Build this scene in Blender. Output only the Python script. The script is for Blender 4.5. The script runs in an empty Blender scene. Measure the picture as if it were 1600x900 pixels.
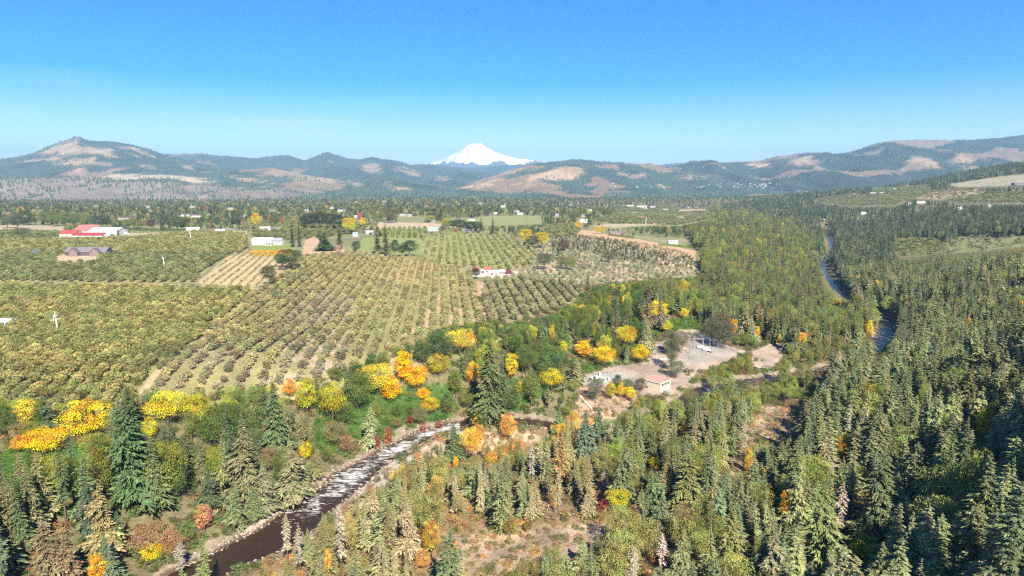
import bpy, math, random
import numpy as np
from mathutils import Vector, noise as mnoise

# ------------------------------------------------------------------ camera, sky, sun, exposure
scene = bpy.context.scene
RAD = math.radians
F, CU, CV = 1067.0, 800.0, 450.0          # focal length and centre in photo pixels (1600x900)
PITCH = math.atan((450 - 285) / F)
CZ = 108.0                                # camera height over the river
cam_d = bpy.data.cameras.new("camera")
cam_d.sensor_width = 36.0
cam_d.lens = 36.0 * F / 1600.0
cam_d.clip_start, cam_d.clip_end = 1.0, 90000.0
cam = bpy.data.objects.new("camera", cam_d)
scene.collection.objects.link(cam)
cam.location = (0, 0, CZ)
cam.rotation_euler = (math.pi / 2 - PITCH, 0, 0)
scene.camera = cam

SUN_AZ, SUN_EL = 163.0, 40.0
world = bpy.data.worlds.new("World")
scene.world = world
world.use_nodes = True
wn, wl = world.node_tree.nodes, world.node_tree.links
wn.clear()
sky = wn.new("ShaderNodeTexSky"); sky.sky_type = "NISHITA"; sky.sun_disc = False
sky.sun_elevation, sky.sun_rotation = RAD(SUN_EL), RAD(SUN_AZ)
sky.altitude = 200; sky.air_density = 1.0; sky.dust_density = 0.3; sky.ozone_density = 3.0
hsv = wn.new("ShaderNodeHueSaturation"); hsv.inputs["Saturation"].default_value = 1.9
hsv.inputs["Value"].default_value = 1.0; hsv.inputs["Hue"].default_value = 0.516
bg = wn.new("ShaderNodeBackground"); bg.inputs["Strength"].default_value = 0.068
wo = wn.new("ShaderNodeOutputWorld")
# thin cirrus low over the horizon
tc = wn.new("ShaderNodeTexCoord"); mp = wn.new("ShaderNodeMapping"); mp.inputs["Scale"].default_value = (2.2, 2.2, 16)
cn = wn.new("ShaderNodeTexNoise"); cn.inputs["Scale"].default_value = 1.7; cn.inputs["Detail"].default_value = 6
cr = wn.new("ShaderNodeMapRange"); cr.inputs[1].default_value = 0.50; cr.inputs[2].default_value = 0.74; cr.inputs[4].default_value = 0.30
cm = wn.new("ShaderNodeMix"); cm.data_type = "RGBA"; cm.inputs[7].default_value = (6.2, 6.8, 7.4, 1)
wl.new(tc.outputs["Generated"], mp.inputs[0]); wl.new(mp.outputs[0], cn.inputs["Vector"]); wl.new(cn.outputs[0], cr.inputs[0])
sx = wn.new("ShaderNodeSeparateXYZ"); wl.new(tc.outputs["Generated"], sx.inputs[0])
lo = wn.new("ShaderNodeMapRange"); lo.inputs[1].default_value = 0.15; lo.inputs[2].default_value = 0.09; lo.inputs[3].default_value = 0.0; lo.inputs[4].default_value = 1.0; wl.new(sx.outputs[2], lo.inputs[0])
wt = wn.new("ShaderNodeMapRange"); wt.inputs[1].default_value = -0.05; wt.inputs[2].default_value = -0.3; wt.inputs[3].default_value = 0.0; wt.inputs[4].default_value = 1.0; wl.new(sx.outputs[0], wt.inputs[0])
m1 = wn.new("ShaderNodeMath"); m1.operation = "MULTIPLY"; m2_ = wn.new("ShaderNodeMath"); m2_.operation = "MULTIPLY"
wl.new(lo.outputs[0], m1.inputs[0]); wl.new(wt.outputs[0], m1.inputs[1]); wl.new(m1.outputs[0], m2_.inputs[0]); wl.new(cr.outputs[0], m2_.inputs[1]); wl.new(m2_.outputs[0], cm.inputs[0])
wl.new(sky.outputs[0], hsv.inputs["Color"]); wl.new(hsv.outputs[0], cm.inputs[6]); wl.new(cm.outputs[2], bg.inputs[0])
wl.new(bg.outputs[0], wo.inputs[0])

sun_d = bpy.data.lights.new("sun", "SUN")
sun_d.energy, sun_d.angle, sun_d.color = 5.0, RAD(0.55), (1.0, 0.90, 0.73)
sun = bpy.data.objects.new("sun", sun_d); scene.collection.objects.link(sun)
sdir = Vector((math.sin(RAD(SUN_AZ)) * math.cos(RAD(SUN_EL)), math.cos(RAD(SUN_AZ)) * math.cos(RAD(SUN_EL)), math.sin(RAD(SUN_EL))))
sun.rotation_euler = sdir.to_track_quat("Z", "Y").to_euler()
sun.location = (0, 0, 500)
scene.view_settings.view_transform = "Standard"; scene.view_settings.look = "None"
scene.view_settings.exposure = 1.38; scene.view_settings.gamma = 1.0
scene.cycles.max_bounces = 5; scene.cycles.diffuse_bounces = 3; scene.cycles.volume_bounces = 0
scene.cycles.transparent_max_bounces = 4; scene.cycles.transmission_bounces = 2; scene.cycles.glossy_bounces = 1
scene.cycles.caustics_reflective = False; scene.cycles.caustics_refractive = False
scene.cycles.use_denoising = False; scene.cycles.use_adaptive_sampling = False; scene.cycles.denoiser = 'OPENIMAGEDENOISE'; scene.cycles.denoising_prefilter = 'ACCURATE'
scene.cycles.pixel_filter_type = "BLACKMAN_HARRIS"; scene.cycles.filter_width = 1.25
HAZE_DENSITY = 5.6e-5

rng = np.random.default_rng(11)
R = random.Random(5)
COL = scene.collection

# ------------------------------------------------------------------ helpers
def sstep(a, b, x):
    t = np.clip((x - a) / (b - a), 0, 1)
    return t * t * (3 - 2 * t)

_HT = np.random.default_rng(99).random(65536).astype(np.float32)
_HP = np.random.default_rng(98).permutation(65536).astype(np.int32)
def hash2(ix, iy, s):
    return _HT[(_HP[(ix + s * 131) & 65535] + iy) & 65535]

def vnoise(x, y, s=0):
    x = np.asarray(x, np.float64); y = np.asarray(y, np.float64)
    fx0, fy0 = np.floor(x), np.floor(y)
    ix, iy = fx0.astype(np.int32), fy0.astype(np.int32)
    fx, fy = (x - fx0).astype(np.float32), (y - fy0).astype(np.float32)
    fx, fy = fx * fx * (3 - 2 * fx), fy * fy * (3 - 2 * fy)
    p0, p1 = _HP[(ix + s * 131) & 65535], _HP[(ix + 1 + s * 131) & 65535]
    a, b = _HT[(p0 + iy) & 65535], _HT[(p1 + iy) & 65535]
    c, d = _HT[(p0 + iy + 1) & 65535], _HT[(p1 + iy + 1) & 65535]
    return (a + (b - a) * fx) * (1 - fy) + (c + (d - c) * fx) * fy

def fbm(x, y, s=0, o=4):
    v, a, f, n = 0, 1.0, 1.0, 0
    for k in range(o):
        v = v + a * vnoise(x * f, y * f, s + k); n += a; a *= 0.5; f *= 2.03
    return v / n

def project(x, y, z):
    dz = z - CZ
    depth = y * math.cos(PITCH) - dz * math.sin(PITCH)
    down = -y * math.sin(PITCH) - dz * math.cos(PITCH)
    depth = np.where(depth < 1e-3, 1e-3, depth)
    return CU + F * x / depth, CV + F * down / depth

def at_z(u, v, z):                         # photo pixel -> point on the level z
    dx, dy = (u - CU) / F, (v - CV) / F
    down = math.sin(PITCH) + dy * math.cos(PITCH); fwd = math.cos(PITCH) - dy * math.sin(PITCH)
    t = (CZ - z) / down
    return t * dx, t * fwd

def z_for(v, Y):                           # height seen at pixel row v at distance Y
    return CZ - Y * math.tan(math.atan((v - CV) / F) + PITCH)

def pip(u, v, poly):
    inside = np.zeros(np.shape(u), bool)
    n = len(poly)
    for i in range(n):
        x1, y1 = poly[i]; x2, y2 = poly[(i + 1) % n]
        if y1 == y2: continue
        c = ((y1 > v) != (y2 > v)) & (u < (x2 - x1) * (v - y1) / (y2 - y1) + x1)
        inside ^= c
    return inside

def polyline_dist(x, y, pts):
    best = np.full(np.shape(x), 1e9); side = np.zeros(np.shape(x)); par = np.zeros(np.shape(x))
    acc = 0.0
    for i in range(len(pts) - 1):
        ax, ay = pts[i]; bx, by = pts[i + 1]
        dx, dy = bx - ax, by - ay; L2 = dx * dx + dy * dy
        t = np.clip(((x - ax) * dx + (y - ay) * dy) / L2, 0, 1)
        qx, qy = x - (ax + t * dx), y - (ay + t * dy)
        d = np.hypot(qx, qy); m = d < best
        best = np.where(m, d, best); side = np.where(m, np.sign(dx * qy - dy * qx), side)
        par = np.where(m, acc + t * math.sqrt(L2), par); acc += math.sqrt(L2)
    return best, side, par

def catmull(pts, n=8):
    out = []
    P = [pts[0]] + list(pts) + [pts[-1]]
    for i in range(1, len(P) - 2):
        for k in range(n):
            t = k / n
            out.append(tuple(0.5 * (2 * P[i][j] + (-P[i-1][j] + P[i+1][j]) * t + (2*P[i-1][j] - 5*P[i][j] + 4*P[i+1][j] - P[i+2][j]) * t*t
                             + (-P[i-1][j] + 3*P[i][j] - 3*P[i+1][j] + P[i+2][j]) * t**3) for j in range(len(pts[0]))))
    out.append(tuple(pts[-1]))
    return out

def np_mesh(name, verts, faces):
    """faces: int array (n,3) or (n,4)"""
    me = bpy.data.meshes.new(name)
    verts = np.asarray(verts, np.float32); faces = np.asarray(faces, np.int32)
    k = faces.shape[1]
    me.vertices.add(len(verts)); me.vertices.foreach_set("co", verts.ravel())
    me.loops.add(faces.size); me.loops.foreach_set("vertex_index", faces.ravel())
    me.polygons.add(len(faces))
    me.polygons.foreach_set("loop_start", np.arange(0, faces.size, k, dtype=np.int32))
    me.update(calc_edges=True); me.validate()
    return me

def set_col(me, name, cols, domain="POINT"):
    a = me.attributes.new(name, "FLOAT_COLOR", domain)
    c = np.ones((len(cols), 4), np.float32); c[:, :3] = cols
    a.data.foreach_set("color", c.ravel())

def link(name, me, mat=None, parent=None, **props):
    o = bpy.data.objects.new(name, me); COL.objects.link(o)
    if mat is not None and me is not None and not me.materials: me.materials.append(mat)
    if parent is not None: o.parent = parent
    for k, v in props.items(): o[k] = v
    return o

def empty(name, loc, rz=0, scale=None, **props):
    o = bpy.data.objects.new(name, None); COL.objects.link(o)
    o.empty_display_size = 0.5
    o.location = loc; o.rotation_euler = (0, 0, rz)
    if scale is not None: o.scale = scale
    for k, v in props.items(): o[k] = v
    return o

class MB:
    """collects simple solids into one mesh"""
    def __init__(s): s.v = []; s.f = []
    def box(s, x0, x1, y0, y1, z0, z1):
        b = len(s.v)
        s.v += [(x0,y0,z0),(x1,y0,z0),(x1,y1,z0),(x0,y1,z0),(x0,y0,z1),(x1,y0,z1),(x1,y1,z1),(x0,y1,z1)]
        s.f += [tuple(b+i for i in q) for q in ((0,3,2,1),(4,5,6,7),(0,1,5,4),(1,2,6,5),(2,3,7,6),(3,0,4,7))]
        return s
    def poly(s, pts, faces):
        b = len(s.v); s.v += list(pts); s.f += [tuple(b+i for i in q) for q in faces]; return s
    def tube(s, p, q, r0, r1, n=7):
        p, q = Vector(p), Vector(q); d = (q - p).normalized()
        a = d.orthogonal().normalized(); b_ = d.cross(a); b = len(s.v)
        for c, r in ((p, r0), (q, r1)):
            for i in range(n):
                t = 2 * math.pi * i / n; w = c + a * (r * math.cos(t)) + b_ * (r * math.sin(t)); s.v.append(tuple(w))
        s.f += [(b+i, b+(i+1) % n, b+n+(i+1) % n, b+n+i) for i in range(n)]
        s.f += [tuple(b+n-1-i for i in range(n)), tuple(b+n+i for i in range(n))]
        return s
    def mesh(s, name):
        me = bpy.data.meshes.new(name); me.from_pydata(s.v, [], s.f); me.update(); return me
    def build(s, name, mat, parent=None, **props): return link(name, s.mesh(name), mat, parent, **props)

# ------------------------------------------------------------------ materials
def new_mat(name):
    m = bpy.data.materials.new(name); m.use_nodes = True
    nt = m.node_tree; b = nt.nodes["Principled BSDF"]
    b.inputs["Roughness"].default_value = 0.85
    b.inputs["Specular IOR Level"].default_value = 0.2
    return m, nt, b

def plain(name, col, rough=0.8, var=0.18, scale=0.6, metal=0.0):
    m, nt, b = new_mat(name)
    t = nt.nodes.new("ShaderNodeTexCoord"); n = nt.nodes.new("ShaderNodeTexNoise")
    n.inputs["Scale"].default_value = scale; n.inputs["Detail"].default_value = 6
    r = nt.nodes.new("ShaderNodeMapRange"); r.inputs[1].default_value = 0.3; r.inputs[2].default_value = 0.7
    r.inputs[3].default_value = 1 - var; r.inputs[4].default_value = 1 + var
    mx = nt.nodes.new("ShaderNodeMix"); mx.data_type = "RGBA"; mx.blend_type = "MULTIPLY"; mx.inputs[0].default_value = 1
    mx.inputs[6].default_value = (*col, 1)
    nt.links.new(t.outputs["Object"], n.inputs["Vector"]); nt.links.new(n.outputs[0], r.inputs[0])
    nt.links.new(r.outputs[0], mx.inputs[7]); nt.links.new(mx.outputs[2], b.inputs["Base Color"])
    b.inputs["Roughness"].default_value = rough; b.inputs["Metallic"].default_value = metal
    return m

def foliage_mat(name, transl=0.25, var=0.45):
    """leaf colour = the tint of the tree (per tree) varied leaf spray by leaf spray"""
    m, nt, b = new_mat(name); N, L = nt.nodes, nt.links
    at = N.new("ShaderNodeAttribute"); at.attribute_type = "INSTANCER"; at.attribute_name = "tint"
    lv = N.new("ShaderNodeAttribute"); lv.attribute_name = "leaf"
    mr = N.new("ShaderNodeMapRange"); mr.inputs[3].default_value = 1 - var; mr.inputs[4].default_value = 1 + var
    L.new(lv.outputs["Fac"], mr.inputs[0])
    mx = N.new("ShaderNodeMix"); mx.data_type = "RGBA"; mx.blend_type = "MULTIPLY"; mx.inputs[0].default_value = 1
    L.new(at.outputs["Color"], mx.inputs[6]); L.new(mr.outputs[0], mx.inputs[7])
    hs = N.new("ShaderNodeHueSaturation"); hs.inputs["Value"].default_value = 1.38; m2 = N.new("ShaderNodeMapRange")
    m2.inputs[3].default_value = 0.45; m2.inputs[4].default_value = 0.545
    sep = N.new("ShaderNodeSeparateColor"); L.new(lv.outputs["Color"], sep.inputs[0])
    L.new(sep.outputs[0], mr.inputs[0]); L.new(sep.outputs[1], m2.inputs[0]); L.new(m2.outputs[0], hs.inputs["Hue"])
    L.new(mx.outputs[2], hs.inputs["Color"])
    d = N.new("ShaderNodeBsdfDiffuse"); t = N.new("ShaderNodeBsdfTranslucent"); ms = N.new("ShaderNodeMixShader")
    ms.inputs[0].default_value = transl
    L.new(hs.outputs[0], d.inputs[0]); L.new(hs.outputs[0], t.inputs[0]); L.new(d.outputs[0], ms.inputs[1]); L.new(t.outputs[0], ms.inputs[2])
    L.new(ms.outputs[0], N["Material Output"].inputs[0])
    return m

M_CONE = foliage_mat("conifer_needles", 0.15, 0.40)
M_LEAF = foliage_mat("broad_leaves", 0.30, 0.35)
M_BARK = plain("bark", (0.13, 0.095, 0.07), var=0.35, scale=3)
M_GREY = plain("weathered_wood", (0.34, 0.30, 0.26), var=0.25, scale=2)
M_PALE = plain("pale_bark", (0.30, 0.27, 0.22), var=0.3, scale=2)
# ------------------------------------------------------------------ terrain (heights from surveyed spots, smooth between them)
SPOTS_UVZ = [  # (u, v, z): where the ground at height z shows in the photo
 (-250,630,28),(0,630,27),(120,615,28),(225,612,28),(370,600,26),(480,585,25),(560,560,24),(640,545,24),(700,515,24),(780,495,24),(850,480,24),
 (905,445,25),(1000,430,24),(1085,400,23),(-250,520,29),(0,520,29),(200,520,29),(400,520,28),(600,480,27),(750,450,27),(0,440,30),(250,440,31),
 (450,420,31),(480,396,32),(600,400,31),(700,395,32),(830,400,29),(950,385,27),(950,410,26),(0,390,32),(250,390,32),(350,370,33),(600,370,33),(750,365,33),(900,360,31),(1050,370,28),
 (0,365,32),(500,360,33),(0,345,30),(400,345,30),(800,345,30),(1000,345,28),(1080,350,22),
 (0,760,18),(0,900,9),(-250,760,22),(-250,900,14),(150,760,15),(250,800,9),(200,700,19),(350,760,5),(350,690,12),(450,700,6),(430,650,14),(550,655,8),(560,600,18),(480,770,1.5),
 (650,620,11),(640,580,20),(760,600,12),(760,545,22),(850,605,9),(870,530,18),(900,562,9),(700,655,3),
 (925,592,6),(1032,606,4),(1100,546,6),(1060,522,7.5),(1050,500,13),(980,500,16),(960,470,22),(1100,482,11),(1200,532,4),(1000,440,24),(1100,440,17),(1150,455,8),(1200,440,6),(1130,400,18),(1190,380,9),(1180,500,6),
 (300,899,-1),(430,840,-1),(520,770,-0.5),(600,710,0),(680,670,0),(760,658,0),(850,652,0),(960,668,0),(1100,607,0),(1200,588,0),(1300,573,-1),(1380,520,-1),(1300,450,-2),(1283,420,-3),(1290,375,-5),
 (560,860,3),(700,760,4),(800,850,6),(900,750,5),(900,880,8),(1100,900,11),(1240,640,5),(1100,720,6),(1250,800,10),(1400,850,17),(1500,850,23),(1600,850,32),(1600,780,32),(1400,700,11),(1500,700,17),(1600,700,30),
 (1400,600,6),(1500,600,13),(1600,600,32),(1550,500,19),(1450,460,9),(1600,450,30),(1400,460,5),(1500,420,14),
]
SPOTS_UYZ = [  # (u, ground distance, z)
 (1500,1000,24),(1600,1000,40),(1430,1000,15),(1600,1700,95),(1500,1700,66),(1400,1700,45),(1300,1700,14),(1200,1700,5),(1600,2200,140),(1500,2200,100),(1400,2200,68),
 (1300,2200,34),(1200,2200,8),(1600,2800,188),(1500,2800,142),(1450,2800,104),(1400,2800,84),(1330,2800,70),(1250,2800,52),(1200,2800,34),(1150,2800,10),(1700,2800,215),(1750,1700,130),(1750,1000,58),
 (1600,4200,60),(1400,4200,20),(1200,4200,5),(1000,4200,8),(700,4200,8),(400,4200,8),(0,4200,8),(1100,1700,20),(1100,2800,12),
 (0,2200,25),(400,2200,25),(800,2200,25),(0,3000,16),(400,3000,16),(800,3000,16),(0,9000,0),(800,9000,0),(1600,9000,0),
 (1750,170,44),(1900,220,60),(1750,260,54),(1950,120,56),(1800,420,42),(1900,700,58),(1600,60,26),(800,60,12),(0,60,10),(1300,100,18),(300,100,2),(-300,200,16),
 (1650,120,34),
]
_S = [(*at_z(u, v, z), z) for u, v, z in SPOTS_UVZ] + [((u - CU) / F * math.hypot(1, 0) * Y, Y, z) for u, Y, z in SPOTS_UYZ]
_SP = np.array([(math.atan2(x, y) * 1.0, math.log(math.hypot(x, y)), z) for x, y, z in _S])
def _tps_k(r2): return np.where(r2 > 1e-12, 0.5 * r2 * np.log(np.maximum(r2, 1e-12)), 0)
_n = len(_SP)
_K = _tps_k((_SP[:, None, 0] - _SP[None, :, 0])**2 + (_SP[:, None, 1] - _SP[None, :, 1])**2) + np.eye(_n) * 2e-3
_P = np.c_[np.ones(_n), _SP[:, :2]]
_A = np.block([[_K, _P], [_P.T, np.zeros((3, 3))]])
_W = np.linalg.solve(_A, np.r_[_SP[:, 2], np.zeros(3)])

RIVER_PX = [(150,1010,-1),(300,905,-1),(365,868,-1),(430,838,-1),(480,800,-0.8),(520,770,-0.6),(560,738,-0.3),(600,712,0),(640,690,0),(680,673,0),(720,664,0),(770,658,0),(840,660,0),(900,672,0),(960,668,0),(1020,652,0),(1060,632,0),
            (1100,608,0),(1160,597,0),(1210,590,0),(1260,583,-0.3),(1310,572,-0.6),(1350,553,-1),(1378,528,-1),(1385,505,-1.3),(1360,487,-1.7),(1330,468,-2),(1305,448,-2.4),(1290,425,-3),(1286,410,-3.4),(1300,392,-4),(1296,375,-5),(1280,355,-6),(1260,338,-8)]
RIVER = [(*at_z(u, v, z), z) for u, v, z in RIVER_PX]
RIVER = catmull(RIVER, 5)
RIVER_XY = [(a, b) for a, b, c in RIVER]
RIV_S = np.r_[0, np.cumsum([math.hypot(RIVER[i+1][0]-RIVER[i][0], RIVER[i+1][1]-RIVER[i][1]) for i in range(len(RIVER)-1)])]
RIV_Z = np.array([p[2] for p in RIVER])
RIV_HW = ([0, 3, 5, 7, 9, 11, 13, 16, 18, 20, 22, 24, 26, 31], [10, 9.5, 8.5, 7.5, 6.2, 5.5, 5.2, 5.5, 5.5, 5.5, 5.5, 5.5, 4, 3.5])
RIV_W = np.interp(np.arange(len(RIVER)) / 5, *RIV_HW)
def river_halfwidth(s):
    s = np.asarray(s, float)
    return np.interp(s, RIV_S, RIV_W) * 0.84 + (vnoise(s / 13.0, s * 0 + 3, 7) - 0.5) * 3.0 + (vnoise(s / 5.0, s * 0 + 3, 8) - 0.5) * 1.2

def height(x, y):
    x = np.asarray(x, float); y = np.asarray(y, float); sh = x.shape
    x, y = x.ravel(), y.ravel()
    az = np.arctan2(x, y); r = np.hypot(x, y); azc = np.clip(az, -0.86, 0.86); lr = np.log(np.clip(r, 60, 12000))
    z = np.empty_like(x)
    for i in range(0, len(x), 20000):
        a, l = azc[i:i+20000], lr[i:i+20000]
        k = _tps_k((a[:, None] - _SP[None, :, 0])**2 + (l[:, None] - _SP[None, :, 1])**2)
        z[i:i+20000] = k @ _W[:_n] + _W[_n] + _W[_n+1] * a + _W[_n+2] * l
    w = sstep(0.86, 1.5, np.abs(az)); z = z * (1 - w) + 25 * w
    w = sstep(6000, 9000, r); z = z * (1 - w)
    near = (r < 1800) & (x > -190) & (x < 800) & (y > 60)
    if near.any():
        d = np.full(len(x), 1e3); s = np.zeros(len(x)); side = np.zeros(len(x))
        d[near], side[near], s[near] = polyline_dist(x[near], y[near], RIVER_XY)
        hw = river_halfwidth(s); rz = np.interp(s, RIV_S, RIV_Z)
        bank = rz + 1.2 * sstep(hw, hw + 7, d)
        w = sstep(hw + 4, hw + 22, d)
        zz = np.where(d < 60, bank * (1 - w) + z * w, z)
        bed = rz - 1.6 * (1 - sstep(hw * 0.4, hw + 1.0, d)) + 0.0
        z = np.where(d < hw + 1.0, bed, zz)
    bump = (fbm(x / 14, y / 14, 3, 3) - 0.5) * 2.2 + (fbm(x / 60, y / 60, 9, 2) - 0.5) * 4
    damp = np.where(near, np.clip((d if near.any() else 100) / 60, 0, 1), 1.0)
    amp = np.where(z > 22, 0.25, 1.0) * np.where(r > 1500, 1.5, 1.0)
    amp = np.maximum(amp, sstep(1400, 2200, r) * 1.2)
    z = z + bump * damp * amp
    return z.reshape(sh)

def ground_at(u, v):
    """point of the ground seen at photo pixel (u, v)"""
    dx, dy = (u - CU) / F, (v - CV) / F
    down = math.sin(PITCH) + dy * math.cos(PITCH); fwd = math.cos(PITCH) - dy * math.sin(PITCH)
    t = np.geomspace(120, 7000, 260)
    z = height(t * dx, t * fwd); ray = CZ - t * down
    i = int(np.argmax(ray < z)) if (ray < z).any() else len(t) - 1
    i = max(i, 1); lo, hi = t[i-1], t[i]
    tt = np.linspace(lo, hi, 30); z = height(tt * dx, tt * fwd); ray = CZ - tt * down
    j = int(np.argmax(ray < z)) if (ray < z).any() else 29
    t0 = tt[j]
    return float(t0 * dx), float(t0 * fwd), float(z[j])

# ------------------------------------------------------------------ land cover, as outlines on the ground
ORCH_A = [(-400,455),(-100,447),(0,447),(395,452),(388,462),(222,606),(215,650),(100,665),(-100,675),(-400,680)]
ORCH_B = [(405,452),(432,436),(470,402),(560,394),(600,398),(640,403),(668,409),(725,418),(740,440),(752,500),(760,515),(720,540),(680,560),(650,580),(570,600),(480,622),(370,640),(225,645),(232,606)]
ORCH_E = [(755,440),(815,433),(900,445),(915,455),(900,470),(860,490),(790,505),(760,503)]
ORCH_C = [(-400,442),(-100,440),(0,440),(300,442),(352,400),(388,392),(385,368),(330,362),(205,373),(60,376),(-100,378),(-400,382)]
HOUSE_LOT = [(85,404),(95,398),(165,397),(158,404),(140,414),(88,414)]
LAWN_LOT = [(20,400),(50,395),(88,402),(85,410),(40,408),(20,406)]
TAN_ROWS = [(312,444),(400,449),(432,436),(468,404),(440,398),(392,394),(360,400)]
ORCH_D = [(660,408),(662,372),(700,364),(790,366),(838,392),(835,414),(800,424),(725,418)]
SCRUB = [(838,392),(842,374),(900,366),(940,372),(1000,380),(1060,392),(1090,402),(1095,430),(1000,438),(910,447),(815,433),(820,420),(835,414)]
BROWN = [(902,368),(905,359),(935,362),(955,368),(1000,374),(1050,384),(1086,392),(1088,404),(1040,398),(1000,388),(985,382),(940,372)]
YARD = [(1042,530),(1060,515),(1095,515),(1120,536),(1165,548),(1150,560),(1085,585),(1075,602),(1062,615),(1010,620),(960,600),(925,608),(905,598),(915,585),(965,572),(1010,565),(1012,542)]
YARD_B = [(1175,548),(1215,535),(1228,548),(1222,560),(1205,578),(1175,575)]
DIRT_C = [(905,605),(955,603),(1000,615),(985,640),(955,660),(905,665),(895,640)]
PAD = [(912,590),(965,580),(990,588),(930,604),(915,600)]
FARM_YARD = [(737,432),(750,420),(812,424),(800,436)]
HILLTOP = [(470,398),(478,375),(490,368),(505,380),(545,392),(545,397)]
LAWN_A = [(380,382),(455,380),(455,392),(400,392)]
LAWN_B = [(565,372),(640,368),(663,375),(660,398),(600,400),(560,390)]
ORCH_F = [(590,366),(600,358),(668,358),(662,372),(600,371)]
MEADOW = [(1000,800),(1080,780)]
CLEAR = [(690,830),(760,838),(835,828),(860,820),(930,812),(960,820),(950,845),(880,870),(830,885),(820,930),(680,930),(680,880)]
CLEAR_B = [(690,672),(760,668),(830,672),(850,690),(780,700),(730,720),(690,735),(650,720),(660,690)]
CLEAR_C = [(1185,640),(1240,632),(1262,660),(1215,690),(1180,690),(1150,745),(1135,735),(1165,680)]
BAR_L = [(405,812),(435,800),(462,790),(470,788),(462,800),(430,825),(385,850),(340,875),(300,890),(285,905),(280,895),(335,862)]
GLADE = [(498,625),(545,610),(600,612),(640,600),(700,600),(720,640),(700,655),(640,670),(600,690),(540,700),(500,712),(488,680)]
GLADE_B = [(-300,705),(0,705),(60,690),(150,700),(135,760),(60,790),(-20,810),(-300,820)]
GLADE_C = [(900,575),(930,568),(960,570),(905,585),(870,600),(820,640),(780,650),(740,652),(760,620),(840,600)]
GLADE_D = [(1030,500),(1090,498),(1110,520),(1060,515),(1045,525),(1000,530),(1000,515)]
R_FIELDS = [([(1395,392),(1400,378),(1440,372),(1475,378),(1480,392),(1440,400),(1410,402)], (0.16,0.17,0.06), 'orchard'),
            ([(1478,385),(1500,368),(1560,372),(1700,360),(1700,380),(1600,385),(1530,392),(1490,395)], (0.19,0.21,0.09), 'scrub'),
            ([(1270,312),(1330,304),(1380,306),(1420,312),(1400,320),(1330,322),(1285,316)], (0.17,0.19,0.12), 'orchard'),
            ([(1285,293),(1310,281),(1330,280),(1350,288),(1310,291)], (0.17,0.2,0.10), 'field'),
            ([(1360,296),(1450,290),(1460,300),(1425,309),(1370,303)], (0.18,0.19,0.12), 'orchard'),
            ([(1450,300),(1530,296),(1540,304),(1470,312),(1430,310)], (0.32,0.25,0.16), 'scrub'),
            ([(1480,288),(1560,276),(1640,268),(1640,286),(1560,291),(1500,292)], (0.30,0.28,0.19), 'field'),
            ([(1540,250),(1570,244),(1620,243),(1620,250),(1560,254)], (0.42,0.34,0.2), 'field'),
            ([(1480,312),(1560,302),(1700,298),(1700,314),(1600,318),(1500,318)], (0.19,0.2,0.13), 'orchard')]
V_FIELDS = [  # the valley floor beyond the near orchards
 ([(-400,372),(-400,363),(0,362),(95,364),(95,371),(60,376)], (0.12,0.13,0.05), 'orchard'),
 ([(-400,353),(0,352),(100,353),(100,361),(0,362),(-400,363)], (0.36,0.29,0.22), 'bare'),
 ([(190,371),(200,361),(300,362),(388,361),(384,367),(330,366),(205,373)], (0.36,0.31,0.18), 'bare'),
 ([(395,361),(560,360),(560,366),(500,372),(456,376),(395,372)], (0.16,0.17,0.06), 'orchard'),
 ([(400,350),(450,346),(560,352),(590,348),(590,360),(400,360)], (0.15,0.15,0.07), 'orchard'),
 ([(568,350),(600,347),(690,349),(690,356),(600,357),(568,357)], (0.40,0.33,0.22), 'bare'),
 ([(622,340),(660,338),(665,346),(622,346)], (0.2,0.2,0.1), 'field'),
 ([(700,346),(770,337),(845,337),(848,349),(780,352),(700,352)], (0.22,0.24,0.10), 'field'),
 ([(855,355),(905,350),(905,362),(900,368),(845,374)], (0.12,0.15,0.06), 'orchard'),
 ([(930,345),(960,334),(1040,333),(1110,330),(1110,342),(1060,352),(960,350)], (0.15,0.16,0.07), 'orchard'),
 ([(925,353),(950,350),(1045,347),(1040,350),(960,356)], (0.34,0.29,0.2), 'bare'),
 ([(1060,328),(1105,327),(1100,336),(1070,338)], (0.40,0.30,0.19), 'bare'),
 ([(960,322),(1060,322),(1050,331),(965,331)], (0.16,0.18,0.08), 'orchard'),
 ([(560,385),(665,378),(660,372),(600,371),(565,366)], (0.17,0.19,0.07), 'field'),
]
GREEN = (0.06, 0.11, 0.028)

def near_river(x, y):
    d, side, s = polyline_dist(x, y, RIVER_XY)
    return d - river_halfwidth(s), side, s

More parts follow.
